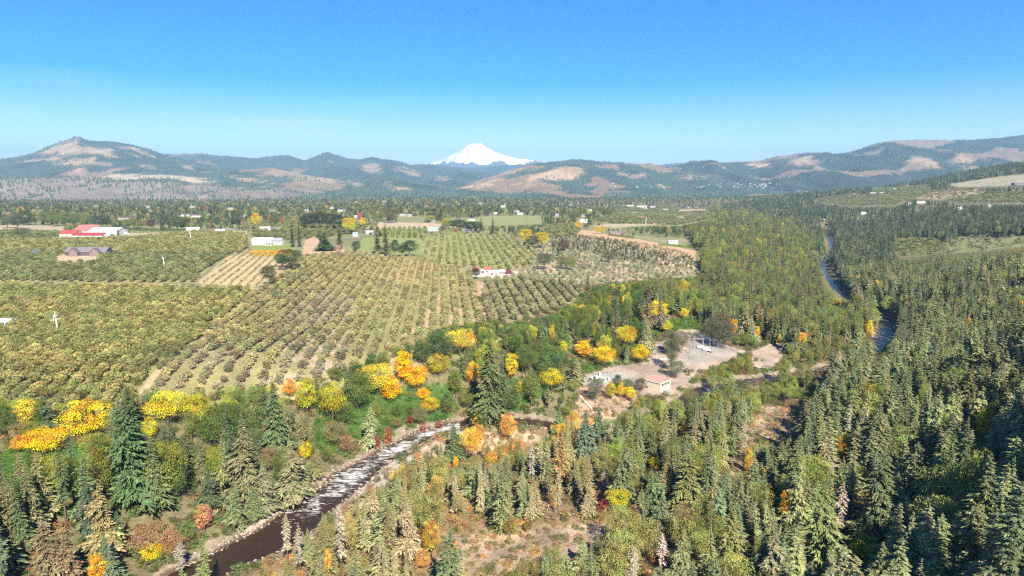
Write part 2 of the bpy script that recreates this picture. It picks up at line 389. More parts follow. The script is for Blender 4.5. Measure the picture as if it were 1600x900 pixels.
def ground_color(x, y, z):
    u, v = project(x, y, z)
    r = np.hypot(x, y)
    n1 = fbm(x / 9, y / 9, 21, 4)[..., None]; n2 = fbm(x / 45, y / 45, 31, 3)[..., None]
    forest = np.array([0.09, 0.10, 0.045]) * (1 - n1) * 1.3 + np.array([0.19, 0.15, 0.09]) * n1
    forest = forest * (0.7 + 0.6 * n2)
    valley = np.array([0.20, 0.20, 0.10]) * (0.6 + 0.8 * n2)
    tan = np.array([0.36, 0.27, 0.175])
    c = forest.copy()
    m = (z > 20) & (v < 560) & (u < 1100) & (r > 300) & (r < 4500)
    c[m] = valley[m]
    lowf = pip(u, v, [(330,950),(560,760),(660,700),(860,668),(960,670),(1180,650),(1250,620),(1200,760),(1000,1000),(330,1200)])
    c[lowf] = (np.array([0.13,0.11,0.05]) * (1 - n1) + np.array([0.34,0.23,0.14]) * n1)[lowf]
    ja, jb = fbm(x / 5, y / 5, 41, 2) - 0.5, fbm(x / 5, y / 5, 51, 2) - 0.5
    def paint(poly, col, jit=6.0, amt=0.25):
        uu = u + ja * jit; vv = v + jb * jit * 0.6
        k = pip(uu, vv, poly) & (y > 50)
        c[k] = (np.array(col) * (1 - amt + 2 * amt * n1))[k]
        return k
    for poly, col, _ in V_FIELDS: paint(poly, col, 0.7, 0.2)
    for poly, col, _ in R_FIELDS: paint(poly, col, 1.5, 0.25)
    def rows(k, az_u, spacing, grass, soil, frac=0.35, ph=0.0):
        a = math.atan((az_u - CU) / F); q = x * math.cos(a) - y * math.sin(a)
        s = np.abs(((q / spacing + ph) % 1.0) - 0.5) * 2
        f = sstep(1 - frac - 0.15, 1 - frac + 0.15, s)[..., None]
        cc = np.array(grass) * (0.75 + 0.5 * n1) * (1 - f) + np.array(soil) * (0.75 + 0.5 * n1) * f
        c[k] = cc[k]
    k = pip(u, v, ORCH_A); rows(k, 540, 6.5, (0.22,0.225,0.09), (0.19,0.18,0.08), 0.3)
    k = pip(u, v, ORCH_B); rows(k, 693, 7.0, (0.25,0.235,0.11), (0.32,0.26,0.15), 0.28)
    # bare sandy lanes in the middle orchard
    k2 = pip(u, v, [(600,575),(640,520),(680,470),(700,440),(706,440),(690,480),(660,530),(640,560),(628,578)]) | pip(u, v, [(700,505),(705,482),(722,482),(722,515),(700,522)]) | pip(u, v, [(738,505),(745,480),(752,440),(756,440),(760,500)])
    c[k2 & (fbm(x/8, y/8, 77, 2) > 0.40)] = (0.42,0.31,0.21)
    k2 = k & (fbm(x/7, y/7, 79, 3) > 0.5) & pip(u, v, [(420,570),(470,470),(540,470),(560,520),(500,600),(420,610)]); c[k2] = (np.array([0.36,0.30,0.20]) * (0.8 + 0.4*n1))[k2]
    k2 = k & pip(u, v, [(468,402),(560,394),(670,408),(690,420),(640,440),(430,440)]); c[k2] = (np.array([0.36,0.27,0.14]) * (0.8 + 0.4*n1))[k2]
    k = pip(u, v, ORCH_E); rows(k, 690, 7.5, (0.22,0.20,0.10), (0.34,0.27,0.18), 0.4)
    k = pip(u, v, ORCH_C); rows(k, 560, 8.0, (0.27,0.25,0.12), (0.22,0.19,0.09), 0.3)
    k = pip(u, v, ORCH_D); rows(k, 700, 8.0, (0.25,0.24,0.11), (0.42,0.31,0.18), 0.35)
    k = pip(u, v, TAN_ROWS); rows(k, 560, 7.0, (0.42,0.34,0.19), (0.33,0.27,0.15), 0.3)
    paint(SCRUB, (0.22,0.21,0.12), 4, 0.3)
    k = pip(u, v, SCRUB) & (fbm(x/18, y/18, 88, 3) > 0.56); c[k] = (np.array([0.38,0.30,0.20]) * (0.8+0.4*n1))[k]
    paint(BROWN, (0.42,0.29,0.17), 2, 0.15)
    for g in (GLADE, GLADE_B, GLADE_C, GLADE_D): paint(g, GREEN, 10, 0.4)
    for g in (CLEAR, CLEAR_B, CLEAR_C): paint(g, (0.34,0.26,0.18), 22, 0.6)
    paint(DIRT_C, (0.34,0.25,0.18), 8, 0.45); paint(YARD, (0.32,0.262,0.21), 9, 0.45); paint(YARD_B, (0.33,0.265,0.21), 8, 0.45)
    paint([(1075,520),(1110,520),(1150,552),(1090,570),(1060,560),(1080,545)], (0.29,0.27,0.245), 10, 0.3)
    paint(PAD, (0.33,0.34,0.31), 1.5, 0.1); paint(FARM_YARD, (0.46,0.42,0.38), 1.5, 0.15)
    paint(HILLTOP, (0.42,0.30,0.19), 2, 0.25); paint(LAWN_A, (0.20,0.24,0.08), 1, 0.15); paint(LAWN_B, (0.22,0.25,0.09), 1, 0.2)
    paint([(385,396),(395,390),(458,392),(456,400),(400,401)], (0.38,0.24,0.05), 1.5, 0.3)
    k = pip(u, v, ORCH_F); rows(k, 640, 8, (0.2,0.22,0.08), (0.2,0.2,0.09))
    paint(HOUSE_LOT, (0.42,0.33,0.22), 2, 0.12); paint(LAWN_LOT, (0.17,0.24,0.07), 2, 0.2)
    # tracks
    def track(pts, w, col):
        P = [ground_at(*p)[:2] for p in pts]
        box = (x > min(p[0] for p in P) - w) & (x < max(p[0] for p in P) + w) & (y > min(p[1] for p in P) - w) & (y < max(p[1] for p in P) + w)
        if not box.any(): return
        d, _, _ = polyline_dist(x[box], y[box], P)
        t = c[box]; t[d < w] = np.array(col); c[box] = t
    track([(398,456),(310,532),(224,612)], 1.6, (0.38,0.32,0.19)); track([(0,442),(120,443),(250,444),(400,451)], 2.2, (0.42,0.34,0.22))
    track([(747,440),(750,470),(752,500)], 1.4, (0.42,0.27,0.18)); track([(360,400),(335,422),(312,442)], 1.8, (0.38,0.33,0.19))
    # river banks and bed
    nr = (r < 1800) & (x > -190) & (x < 800) & (y > 60)
    d = np.full(x.shape, 99.0); d[nr] = near_river(x[nr], y[nr])[0]
    d2 = d + (fbm(x/6, y/6, 61, 3) - 0.5) * 12
    k = (d2 < 3.0) & (y < 620); c[k] = (np.array([0.27,0.225,0.16]) * (0.65 + 0.7 * fbm(x/2.0, y/2.0, 71, 3)[..., None]))[k]
    k = (d < 0.6); c[k] = (np.array([0.11,0.075,0.05]) * (0.6 + 0.8*n1))[k]
    for g in (BAR_L, [(560,800),(600,760),(640,720),(680,690),(740,670),(700,672),(640,700),(590,740),(560,770)]):
        kk = pip(u, v, g) & (d > 0.4); c[kk] = (np.array([0.42,0.37,0.31]) * (0.7 + 0.6 * fbm(x/1.5, y/1.5, 73, 3)[..., None]))[kk]
    # the floor beyond the valley woods
    k = r > 4200; c[k] = (np.array([0.06,0.075,0.045]) * (0.7+0.6*n2))[k]
    return c

def build_ground():
    az = np.r_[np.linspace(-math.pi, -0.80, 60)[:-1], np.linspace(-0.80, 0.80, 900), np.linspace(0.80, math.pi, 60)[1:]]
    rr = np.r_[np.linspace(4, 130, 14)[:-1], np.geomspace(130, 1400, 460)[:-1], np.geomspace(1400, 4600, 130)[:-1], np.geomspace(4600, 19000, 24)]
    A, Q = np.meshgrid(az, rr); X, Y = Q * np.sin(A), Q * np.cos(A)
    Z = height(X, Y); C = ground_color(X.ravel(), Y.ravel(), Z.ravel())
    nr, na = X.shape
    i = np.arange(nr - 1)[:, None] * na + np.arange(na - 1)[None, :]
    f = np.stack([i, i + 1, i + na + 1, i + na], -1).reshape(-1, 4)[:, ::-1]
    me = np_mesh("ground", np.c_[X.ravel(), Y.ravel(), Z.ravel()], f)
    set_col(me, "cover", C); me.shade_smooth()
    m, nt, b = new_mat("ground"); N, L = nt.nodes, nt.links
    a = N.new("ShaderNodeAttribute"); a.attribute_name = "cover"
    g = N.new("ShaderNodeNewGeometry"); n = N.new("ShaderNodeTexNoise"); n.inputs["Scale"].default_value = 0.9; n.inputs["Detail"].default_value = 8; n.inputs["Roughness"].default_value = 0.7
    mr = N.new("ShaderNodeMapRange"); mr.inputs[1].default_value = 0.3; mr.inputs[2].default_value = 0.7; mr.inputs[3].default_value = 0.62; mr.inputs[4].default_value = 1.35
    mx = N.new("ShaderNodeMix"); mx.data_type = "RGBA"; mx.blend_type = "MULTIPLY"; mx.inputs[0].default_value = 1
    bp = N.new("ShaderNodeBump"); bp.inputs["Strength"].default_value = 0.9; bp.inputs["Distance"].default_value = 0.6
    L.new(g.outputs["Position"], n.inputs["Vector"]); L.new(n.outputs[0], mr.inputs[0]); L.new(a.outputs["Color"], mx.inputs[6]); L.new(mr.outputs[0], mx.inputs[7])
    L.new(mx.outputs[2], b.inputs["Base Color"]); L.new(n.outputs[0], bp.inputs["Height"]); L.new(bp.outputs[0], b.inputs["Normal"])
    b.inputs["Roughness"].default_value = 0.95; b.inputs["Specular IOR Level"].default_value = 0.1
    link("ground", me, m, kind="structure")
build_ground()

# ------------------------------------------------------------------ river
def build_river():
    v, f, st = [], [], []
    P = catmull(RIVER, 3); S = 0; nx = 17
    for i, p in enumerate(P):
        a, b = P[max(i-1, 0)], P[min(i+1, len(P)-1)]
        dx, dy = b[0]-a[0], b[1]-a[1]; L = math.hypot(dx, dy) or 1
        if i: S += math.hypot(p[0]-P[i-1][0], p[1]-P[i-1][1])
        hw = float(river_halfwidth(np.array([S]))[0]) + 1.6
        for k in range(nx):
            t = (k / (nx-1) - 0.5) * 2
            px, py = p[0] + dy/L*hw*t, p[1] - dx/L*hw*t
            rip = (fbm(np.array([px/2.5]), np.array([py/2.5]), 5, 3)[0] - 0.5) * 0.7
            v.append((px, py, p[2] - 0.35 + rip * 0.6))
            uu, vv = project(np.array([px]), np.array([py]), np.array([p[2]])); uu, vv = uu[0], vv[0]
            w = 0.0
            if 640 < vv < 860 and uu < 720: w = (1.15 - 0.45 * abs(t)) * float(sstep(855, 785, vv)) * (0.72 + 0.5 * float(fbm(np.array([px / 9.0]), np.array([py / 9.0]), 15, 2)[0]))
            if 500 < uu < 560 and vv > 775: w *= 0.6
            if uu > 1100: w = 0.75
            if uu > 1200 and vv < 560: w = 0.62 if uu < 1340 else 0.85
            if 1340 < uu < 1400 and vv > 540: w = 0.85
            st.append((w, abs(t), 0))
    for i in range(len(P)-1):
        for k in range(nx-1):
            q = i*nx + k; f.append((q, q+nx, q+nx+1, q+1))
    me = np_mesh("river", v, np.array(f)); set_col(me, "white", st); me.shade_smooth()
    m, nt, b = new_mat("river_water"); N, L = nt.nodes, nt.links
    at = N.new("ShaderNodeAttribute"); at.attribute_name = "white"; sp = N.new("ShaderNodeSeparateColor"); L.new(at.outputs["Color"], sp.inputs[0])
    g = N.new("ShaderNodeNewGeometry")
    mp = N.new("ShaderNodeMapping"); mp.inputs["Rotation"].default_value = (0, 0, RAD(35)); mp.inputs["Scale"].default_value = (0.30, 0.85, 0.5)
    n = N.new("ShaderNodeTexNoise"); n.inputs["Scale"].default_value = 0.9; n.inputs["Detail"].default_value = 9; n.inputs["Roughness"].default_value = 0.75; n.inputs["Distortion"].default_value = 0.9
    L.new(g.outputs["Position"], mp.inputs[0]); L.new(mp.outputs[0], n.inputs["Vector"])
    ad = N.new("ShaderNodeMath"); ad.operation = "MULTIPLY_ADD"; ad.inputs[1].default_value = 0.30; ad.inputs[2].default_value = -0.23
    L.new(sp.outputs[0], ad.inputs[0]); a2 = N.new("ShaderNodeMath"); a2.operation = "ADD"; L.new(ad.outputs[0], a2.inputs[0]); L.new(n.outputs[0], a2.inputs[1])
    mr = N.new("ShaderNodeMapRange"); mr.inputs[1].default_value = 0.53; mr.inputs[2].default_value = 0.66; L.new(a2.outputs[0], mr.inputs[0])
    mx = N.new("ShaderNodeMix"); mx.data_type = "RGBA"; mx.inputs[6].default_value = (0.035, 0.021, 0.014, 1); mx.inputs[7].default_value = (0.62, 0.62, 0.60, 1)
    L.new(mr.outputs[0], mx.inputs[0]); L.new(mx.outputs[2], b.inputs["Base Color"])
    r = N.new("ShaderNodeMapRange"); r.inputs[3].default_value = 0.16; r.inputs[4].default_value = 0.7; L.new(mr.outputs[0], r.inputs[0]); L.new(r.outputs[0], b.inputs["Roughness"])
    b.inputs["Specular IOR Level"].default_value = 0.5
    bp = N.new("ShaderNodeBump"); bp.inputs["Strength"].default_value = 0.6; bp.inputs["Distance"].default_value = 0.5; L.new(n.outputs[0], bp.inputs["Height"]); L.new(bp.outputs[0], b.inputs["Normal"])
    link("river", me, m, kind="structure")
build_river()

# ------------------------------------------------------------------ far hills
def hill_mat(name):
    m, nt, b = new_mat(name); N, L = nt.nodes, nt.links
    a = N.new("ShaderNodeAttribute"); a.attribute_name = "cover"; g = N.new("ShaderNodeNewGeometry")
    n = N.new("ShaderNodeTexNoise"); n.inputs["Scale"].default_value = 0.02; n.inputs["Detail"].default_value = 8; n.inputs["Roughness"].default_value = 0.7
    mr = N.new("ShaderNodeMapRange"); mr.inputs[1].default_value = 0.3; mr.inputs[2].default_value = 0.7; mr.inputs[3].default_value = 0.75; mr.inputs[4].default_value = 1.25
    mx = N.new("ShaderNodeMix"); mx.data_type = "RGBA"; mx.blend_type = "MULTIPLY"; mx.inputs[0].default_value = 1
    L.new(g.outputs["Position"], n.inputs["Vector"]); L.new(n.outputs[0], mr.inputs[0]); L.new(a.outputs["Color"], mx.inputs[6]); L.new(mr.outputs[0], mx.inputs[7]); L.new(mx.outputs[2], b.inputs["Base Color"])
    b.inputs["Roughness"].default_value = 1.0; b.inputs["Specular IOR Level"].default_value = 0.0
    return m
M_HILL = hill_mat("hillside"); M_SNOW = hill_mat("snowy_mountain")
HILL_GRIDS = []
def hill(name, Yn, Yc, prof, seed, spur, clear=(), base=0.0, nu=360, ns=70, pw=1.1, trees=1.0, dark=(0.045,0.07,0.05), tan=(0.32,0.235,0.15), extra=None, noise_tan=0.0, mat=None, ridge_scale=900.):
    u0, u1 = prof[0][0], prof[-1][0]
    U = np.linspace(u0, u1, nu); PV = np.interp(U, [p[0] for p in prof], [p[1] for p in prof])
    S = np.r_[np.linspace(0, 1, ns), np.linspace(1.04, 1.8, 14)]
    UU, SS = np.meshgrid(U, S)
    Yd = Yn + (Yc - Yn) * SS
    dep0 = Yc * math.cos(PITCH)
    zc = CZ - Yc * np.tan(np.arctan((PV - CV) / F) + PITCH)
    X = (UU - CU) / F * (Yd * math.cos(PITCH))
    edge = sstep(0, 0.12, (UU - u0) / (u1 - u0)) * sstep(0, 0.12, (u1 - UU) / (u1 - u0))
    if u0 > 0: pass
    rid = 1 - np.abs(2 * fbm(X / ridge_scale, Yd / (ridge_scale * 3), seed, 4) - 1)      # gullies run downhill
    rid = rid + 0.5 * (fbm(X / ridge_scale * 3, Yd / (ridge_scale * 2), seed + 7, 4) - 0.5)
    s = np.clip(SS, 0, 1)
    Z = base + (zc[None, :] - base) * s ** pw
    Z += (rid - 0.62) * spur * 1.35 * (4 * s * (1 - s)) ** 0.8
    Z += (fbm(X / 120, Yd / 120, seed + 3, 3) - 0.5) * spur * 0.12 * np.minimum(1, s * 5)
    back = SS > 1
    Z = np.where(back, base + (zc[None, :] - base) * (1 - (np.maximum(SS - 1, 0) / 0.8) ** 1.3), Z)
    Z = np.where(SS == 0, base - 15, Z)
    uu, vv = project(X, Yd, Z)
    n1 = fbm(X / 260, Yd / 260, seed + 11, 4); n2 = fbm(X / 520, Yd / 800, seed + 13, 6)
    C = np.empty(X.shape + (3,)); C[:] = dark; C *= (0.75 + 0.5 * n1)[..., None]
    open_ = np.zeros(X.shape, bool)
    k = n2 > (1 - noise_tan); C[k] = (np.array(tan) * (0.9 if noise_tan >= 1 else 0.62) * (0.7 + 0.6 * n1[..., None]))[k]; open_ |= k
    ju, jv = (fbm(X / 160, Yd / 160, seed + 17, 5) - 0.5) * 34, (fbm(X / 160, Yd / 160, seed + 19, 5) - 0.5) * 13
    for item in clear:
        poly, col = item if isinstance(item[0], list) else (item, tan)
        al = sum(pip(uu + ju + a, vv + jv + b, poly).astype(float) for a, b in ((0,0),(4,0),(-4,0),(0,1.6),(0,-1.6),(2.5,1),(-2.5,-1))) / 7 * ~back
        C = C * (1 - al[..., None]) + np.array(col) * (0.55 + 0.8 * n1[..., None]) * al[..., None]; open_ |= al > .45
    if extra: extra(X, Yd, Z, uu, vv, C, open_, s)
    ny, nx = X.shape
    i = np.arange(ny - 1)[:, None] * nx + np.arange(nx - 1)[None, :]
    f = np.stack([i, i + 1, i + nx + 1, i + nx], -1).reshape(-1, 4)
    me = np_mesh(name, np.c_[X.ravel(), Yd.ravel(), Z.ravel()], f); set_col(me, "cover", C.reshape(-1, 3)); me.shade_smooth()
    link(name, me, mat or M_HILL, kind="structure")
    HILL_GRIDS.append((U, S, X, Yd, Z, open_, trees, n1))

hill("bluff", 3500, 4800, [(-500,276),(-200,278),(0,279),(60,277),(120,278),(200,282),(270,286),(330,292),(400,296),(450,301),(520,308),(600,315)], 3, 60,
     noise_tan=1.0, tan=(0.215,0.185,0.16), trees=0.30, dark=(0.12,0.11,0.09), nu=300, pw=0.9, ridge_scale=260)
hill("round_hill", 5000, 8500, [(-500,262),(-200,256),(-60,250),(0,250),(40,244),(55,240),(100,222),(118,217),(122,214),(133,214),(137,217),(145,220),(180,221),(210,226),(240,234),(262,243),(300,252),(350,262),(420,272),(500,286),(560,300)], 23, 110,
     clear=[[(50,240),(118,218),(130,232),(165,232),(185,240),(195,246),(140,241),(60,240)], [(20,252),(60,247),(90,243),(95,250),(75,252),(40,255)],
            [(80,256),(110,250),(148,246),(148,253),(172,250),(172,258),(140,258),(90,259)], [(185,225),(205,230),(240,243),(235,247),(205,235),(190,231)],
            [(275,257),(300,257),(300,264),(285,265)], [(218,260),(243,260),(243,263),(222,263)],
            ([(100,270),(120,264),(132,265),(130,272),(110,273)], (0.28,0.18,0.13)), ([(165,276),(185,270),(230,273),(270,276),(300,278),(350,284),(310,285),(240,281),(190,283)], (0.40,0.34,0.24))],
     tan=(0.31,0.235,0.15), nu=420, noise_tan=0.40)
hill("foothill", 4900, 7000, [(180,292),(250,282),(300,275),(330,270),(370,266),(425,262),(450,268),(500,277),(560,282),(600,276),(640,281),(690,291),(760,305),(820,315)], 43, 60,
     clear=[[(415,268),(430,262),(470,270),(525,281),(520,285),(440,278)], [(545,288),(565,286),(570,292),(550,292)], [(600,296),(606,280),(610,280),(603,298)], [(610,288),(640,293),(635,299),(612,294)], [(340,275),(400,279),(420,282),(440,290),(400,287)],
            [(555,276),(570,275),(575,280),(555,280)], ([(330,300),(400,292),(500,297),(500,305),(330,306)], (0.25,0.20,0.16))], tan=(0.31,0.235,0.15), noise_tan=0.4)
hill("blue_ridge", 6800, 11500, [(150,252),(240,246),(270,243),(320,241),(365,245),(400,247),(440,244),(448,243),(475,251),(490,247),(508,242),(530,244),(550,249),(590,248),(610,252),(640,258),(680,257),(720,264),(760,276),(800,288),(840,300)], 63, 240,
     clear=[[(565,258),(575,255),(600,262),(598,270),(580,270)], [(680,277),(700,276),(705,282),(690,283)], [(635,268),(660,268),(660,273),(640,273)], [(620,262),(632,264),(630,268),(620,266)]], nu=400, noise_tan=0.36, tan=(0.26,0.20,0.13), ridge_scale=1100)
hill("brown_hill", 4800, 7800, [(660,312),(700,300),(735,286),(770,275),(800,264),(825,257),(850,254),(880,251),(905,249),(930,252),(960,255),(990,256),(1015,255),(1040,262),(1080,268),(1130,280),(1200,298),(1260,310)], 83, 110,
     clear=[[(710,295),(760,275),(800,262),(855,254),(830,264),(790,275),(770,285),(740,296)], [(800,292),(850,268),(870,260),(915,262),(912,270),(900,282),(850,280),(810,293)],
            [(962,268),(990,270),(1010,272),(1000,277),(970,274)], [(1060,276),(1090,272),(1110,276),(1080,280)]], tan=(0.32,0.225,0.14), noise_tan=0.45)
hill("small_blue_peak", 11000, 14500, [(980,268),(1010,262),(1040,257),(1062,255),(1078,257),(1095,264),(1130,275)], 103, 60, nu=120, ns=30)
hill("right_ridge", 5000, 9000, [(930,285),(1000,277),(1050,269),(1085,262),(1120,255),(1150,253),(1180,252),(1210,247),(1240,243),(1262,242),(1300,242),(1330,236),(1350,230),(1385,221),(1400,219),(1430,217),(1450,220),(1480,221),(1500,219),(1560,215),(1600,212),(1700,208),(1900,205),(2200,215)], 123, 280,
     clear=[[(1405,268),(1425,245),(1445,246),(1475,262),(1450,268)], [(1488,257),(1495,243),(1510,240),(1525,248),(1510,257)], [(1230,252),(1260,247),(1285,249),(1270,258),(1235,260)], [(1350,237),(1380,230),(1370,240),(1350,243)],
            [(1170,257),(1200,254),(1200,262),(1175,264)], [(1060,276),(1110,272),(1130,276),(1080,280)]], tan=(0.31,0.235,0.155), noise_tan=0.50, nu=520, ns=110, trees=0.8, ridge_scale=1000, dark=(0.04,0.055,0.04))
hill("blue_foreridge", 11500, 15500, [(560,262),(640,260),(690,260),(730,262),(790,258),(850,256),(900,262),(960,272)], 143, 60, nu=140, ns=30, trees=0)
def snowcap(X, Y, Z, uu, vv, C, open_, s):
    n = fbm(X / 260, Y / 900, 200, 5); n2 = fbm(X / 90, Y / 300, 205, 4)
    line = 256 + (n - 0.5) * 16
    C[:] = (0.10, 0.12, 0.13)
    k = vv < line; C[k] = (0.86, 0.86, 0.88)
    k = (vv < line) & (n2 > 0.66 - 0.14 * sstep(232, 250, vv)); C[k] = (0.55, 0.54, 0.57)
    open_[:] = True
hill("snow_mountain", 15500, 19000, [(560,262),(620,260),(670,257),(690,250),(705,243),(718,236),(728,230),(733,226),(742,224),(752,224),(760,230),(775,237),(790,243),(805,247),(830,250),(860,254),(940,262)], 163, 95,
     nu=420, ns=150, trees=0, extra=snowcap, mat=M_SNOW, pw=1.3, ridge_scale=420)
# ------------------------------------------------------------------ tree shapes (shared meshes)
def kites(rows):
    """rows: base(3), direction(3), side(3), length, width -> pointed leaf sprays"""
    n = len(rows); v = np.empty((n, 4, 3)); b = rows['b']; d = rows['d']; s = rows['s']; l = rows['l'][:, None]; w = rows['w'][:, None]
    v[:, 0] = b; v[:, 1] = b + d * l * 0.45 + s * w * 0.5; v[:, 2] = b + d * l; v[:, 3] = b + d * l * 0.45 - s * w * 0.5
    return v.reshape(-1, 3), np.arange(4 * n).reshape(-1, 4)
KT = np.dtype([('b', 'f8', 3), ('d', 'f8', 3), ('s', 'f8', 3), ('l', 'f8'), ('w', 'f8')])
def norm(a): return a / np.maximum(np.linalg.norm(a, axis=-1, keepdims=True), 1e-9)

def leaf_mesh(name, rows, shade=None, hue=None):
    v, f = kites(rows); me = np_mesh(name, v, f)
    n = len(rows); g = np.random.default_rng(len(name) + n)
    c = np.stack([g.random(n) if shade is None else np.clip(shade + (g.random(n) - .5) * .5, 0, 1), g.random(n) if hue is None else np.clip(hue + (g.random(n) - .5) * .4, 0, 1), g.random(n)], -1)
    set_col(me, "leaf", np.repeat(c, 4, 0))
    return me

def conifer_crown(seed, whorls=30, rad=0.17, sparse=0.0, droop=0.25, bottom=0.08, power=0.85, rough=0.5, steps=(0.10, 0.28, 0.45, 0.62, 0.78, 0.92)):
    """unit height crown"""
    g = np.random.default_rng(seed); out = []
    lump = lambda z, a: 1 + rough * 2 * (float(vnoise(np.array([z * 7 + seed * 5.3]), np.array([math.cos(a) * 1.3 + 9]), seed)[0]) - 0.5) + rough * (float(vnoise(np.array([z * 19 + seed]), np.array([math.sin(a) * 2 + 5]), seed + 3)[0]) - 0.5)
    for k in range(whorls):
        z = bottom + (0.985 - bottom) * (k / (whorls - 1)) ** 0.92
        env = rad * (1 - (z - bottom) / (1 - bottom)) ** power * (0.5 + 0.5 * min(1, (z - bottom) / 0.12 + 0.35)) + 0.008
        nb = max(4, int(round(9 * (1 - 0.45 * z))))
        a0 = g.random() * 6.28
        for j in range(nb):
            if g.random() < sparse: continue
            a = a0 + 6.283 * j / nb + g.normal() * 0.2; r = env * g.uniform(0.6, 1.2) * max(0.3, lump(z, a))
            ca, sa = math.cos(a), math.sin(a); zb = z + g.normal() * 0.008
            up = 0.25 * (z - 0.5)
            for s0 in steps:
                if s0 > 0.5 and r < 0.02: continue
                base = (ca * r * s0, sa * r * s0, zb + up * r * s0 - droop * r * s0 ** 2)
                for sg in (-1, 0, 1) if s0 < 0.85 else (0,):
                    aa = a + sg * g.uniform(0.45, 1.0)
                    l = r * (0.36 - 0.15 * s0) * g.uniform(0.7, 1.35) + 0.005
                    d = np.array([math.cos(aa), math.sin(aa), up - droop * (0.6 + s0) + g.normal() * 0.15]); d /= np.linalg.norm(d)
                    sd = np.cross(d, (0, 0, 1)) + np.array([0, 0, g.normal() * 0.55]); sd /= np.linalg.norm(sd)
                    out.append((base, d, sd, l, l * g.uniform(0.30, 0.44)))
    for k in range(5):
        out.append(((0, 0, 0.965), (0, 0, 1), (math.cos(k * 1.3), math.sin(k * 1.3), 0), 0.05, 0.012))
    return leaf_mesh("conifer_crown", np.array(out, KT))

def trunk_mesh(h, r0, r1, limbs=0, seed=0, lean=0.0, lh=(0.3, 0.8), ll=0.3):
    m = MB(); g = random.Random(seed); P = [(0, 0, -0.03)]
    for k in range(1, 6): P.append((g.uniform(-1, 1) * 0.008 + lean * (k / 5) ** 2, g.uniform(-1, 1) * 0.008, h * k / 5))
    for k in range(5):
        a, b = r0 + (r1 - r0) * k / 5, r0 + (r1 - r0) * (k + 1) / 5
        m.tube(P[k], P[k+1], a, b, 6)
    for k in range(limbs):
        t = g.uniform(*lh); a = k * 2.4 + g.random(); z = h * t; l = ll * g.uniform(0.7, 1.2)
        r = (r0 + (r1 - r0) * t) * 0.55; mid = (math.cos(a) * l * .5, math.sin(a) * l * .5, z + l * .35)
        m.tube((0, 0, z), mid, r, r * .6, 5); m.tube(mid, (math.cos(a + .3) * l, math.sin(a + .3) * l, z + l * .9), r * .6, r * .2, 4)
    return m.mesh("trunk")

def broad_crown(seed, lobes=34, w=0.5, z0=0.22, leaves=230, size=0.0245, shape="round", gap=0.0):
    """unit height, crown of leafy lobes"""
    g = np.random.default_rng(seed); out = []; sh = []; hu = []
    c = []
    for k in range(lobes):
        t = (k + 0.5) / lobes; ph = k * 2.39996
        zz = 1 - 2 * t
        rr = math.sqrt(max(0, 1 - zz * zz)); dep = g.uniform(0.55, 0.86)
        cx, cy, cz = rr * math.cos(ph) * dep, rr * math.sin(ph) * dep, zz * dep
        if shape == "tall": cx *= 0.7; cy *= 0.7
        c.append((cx * w, cy * w, z0 + (1 - z0) * (0.5 + 0.5 * cz), g.uniform(0.11, 0.25) * (0.75 if shape == "tall" else 1)))
    for cx, cy, cz, r in c:
        if g.random() < gap: continue
        n = int(leaves * (r / 0.2) ** 2 * 0.8)
        d = norm(g.normal(size=(n, 3))); d[:, 2] = np.where(d[:, 2] < -0.35, -d[:, 2], d[:, 2])
        p = np.array([cx, cy, cz]) + d * (r * w * 1.9 * g.uniform(0.72, 1.08, (n, 1))) * np.array([1, 1, 0.75])
        nn = norm(d + g.normal(size=(n, 3)) * 0.45); t1 = norm(np.cross(nn, g.normal(size=(n, 3)))); t2 = np.cross(nn, t1)
        s = size * g.uniform(0.7, 1.4, n); rows = np.zeros(n, KT)
        rows['b'], rows['d'], rows['s'], rows['l'], rows['w'] = p - t1 * s[:, None] * .5, t1, t2, s, s * 0.8
        out.append(rows); sh.append(np.full(n, g.uniform(0.1, 0.9))); hu.append(np.full(n, g.uniform(0.05, 0.95)))
    return leaf_mesh("broadleaf_crown", np.concatenate(out), np.concatenate(sh), np.concatenate(hu))

def snag_mesh(seed):
    m = MB(); g = random.Random(seed)
    for k in range(5): m.tube((0, 0, k * .2 - .02), (g.uniform(-.004, .004), 0, (k + 1) * .2 - .02), .016 - .0028 * k, .0132 - .0028 * k, 6)
    for k in range(64):
        z = 0.22 + 0.74 * k / 64; a = g.random() * 6.28; l = 0.13 * (1.08 - z) ** 0.7 * g.uniform(0.4, 1.2) + 0.01
        mid = (math.cos(a) * l * .6, math.sin(a) * l * .6, z - l * .05)
        m.tube((0, 0, z), mid, .0032, .0022, 3); m.tube(mid, (math.cos(a) * l, math.sin(a) * l, z - l * .3), .0022, .0008, 3)
        for q in (-1, 1): m.tube(mid, (math.cos(a + q * .5) * l * .95, math.sin(a + q * .5) * l * .95, z - l * .25), .0018, .0006, 3)
    return m.mesh("bare_snag")

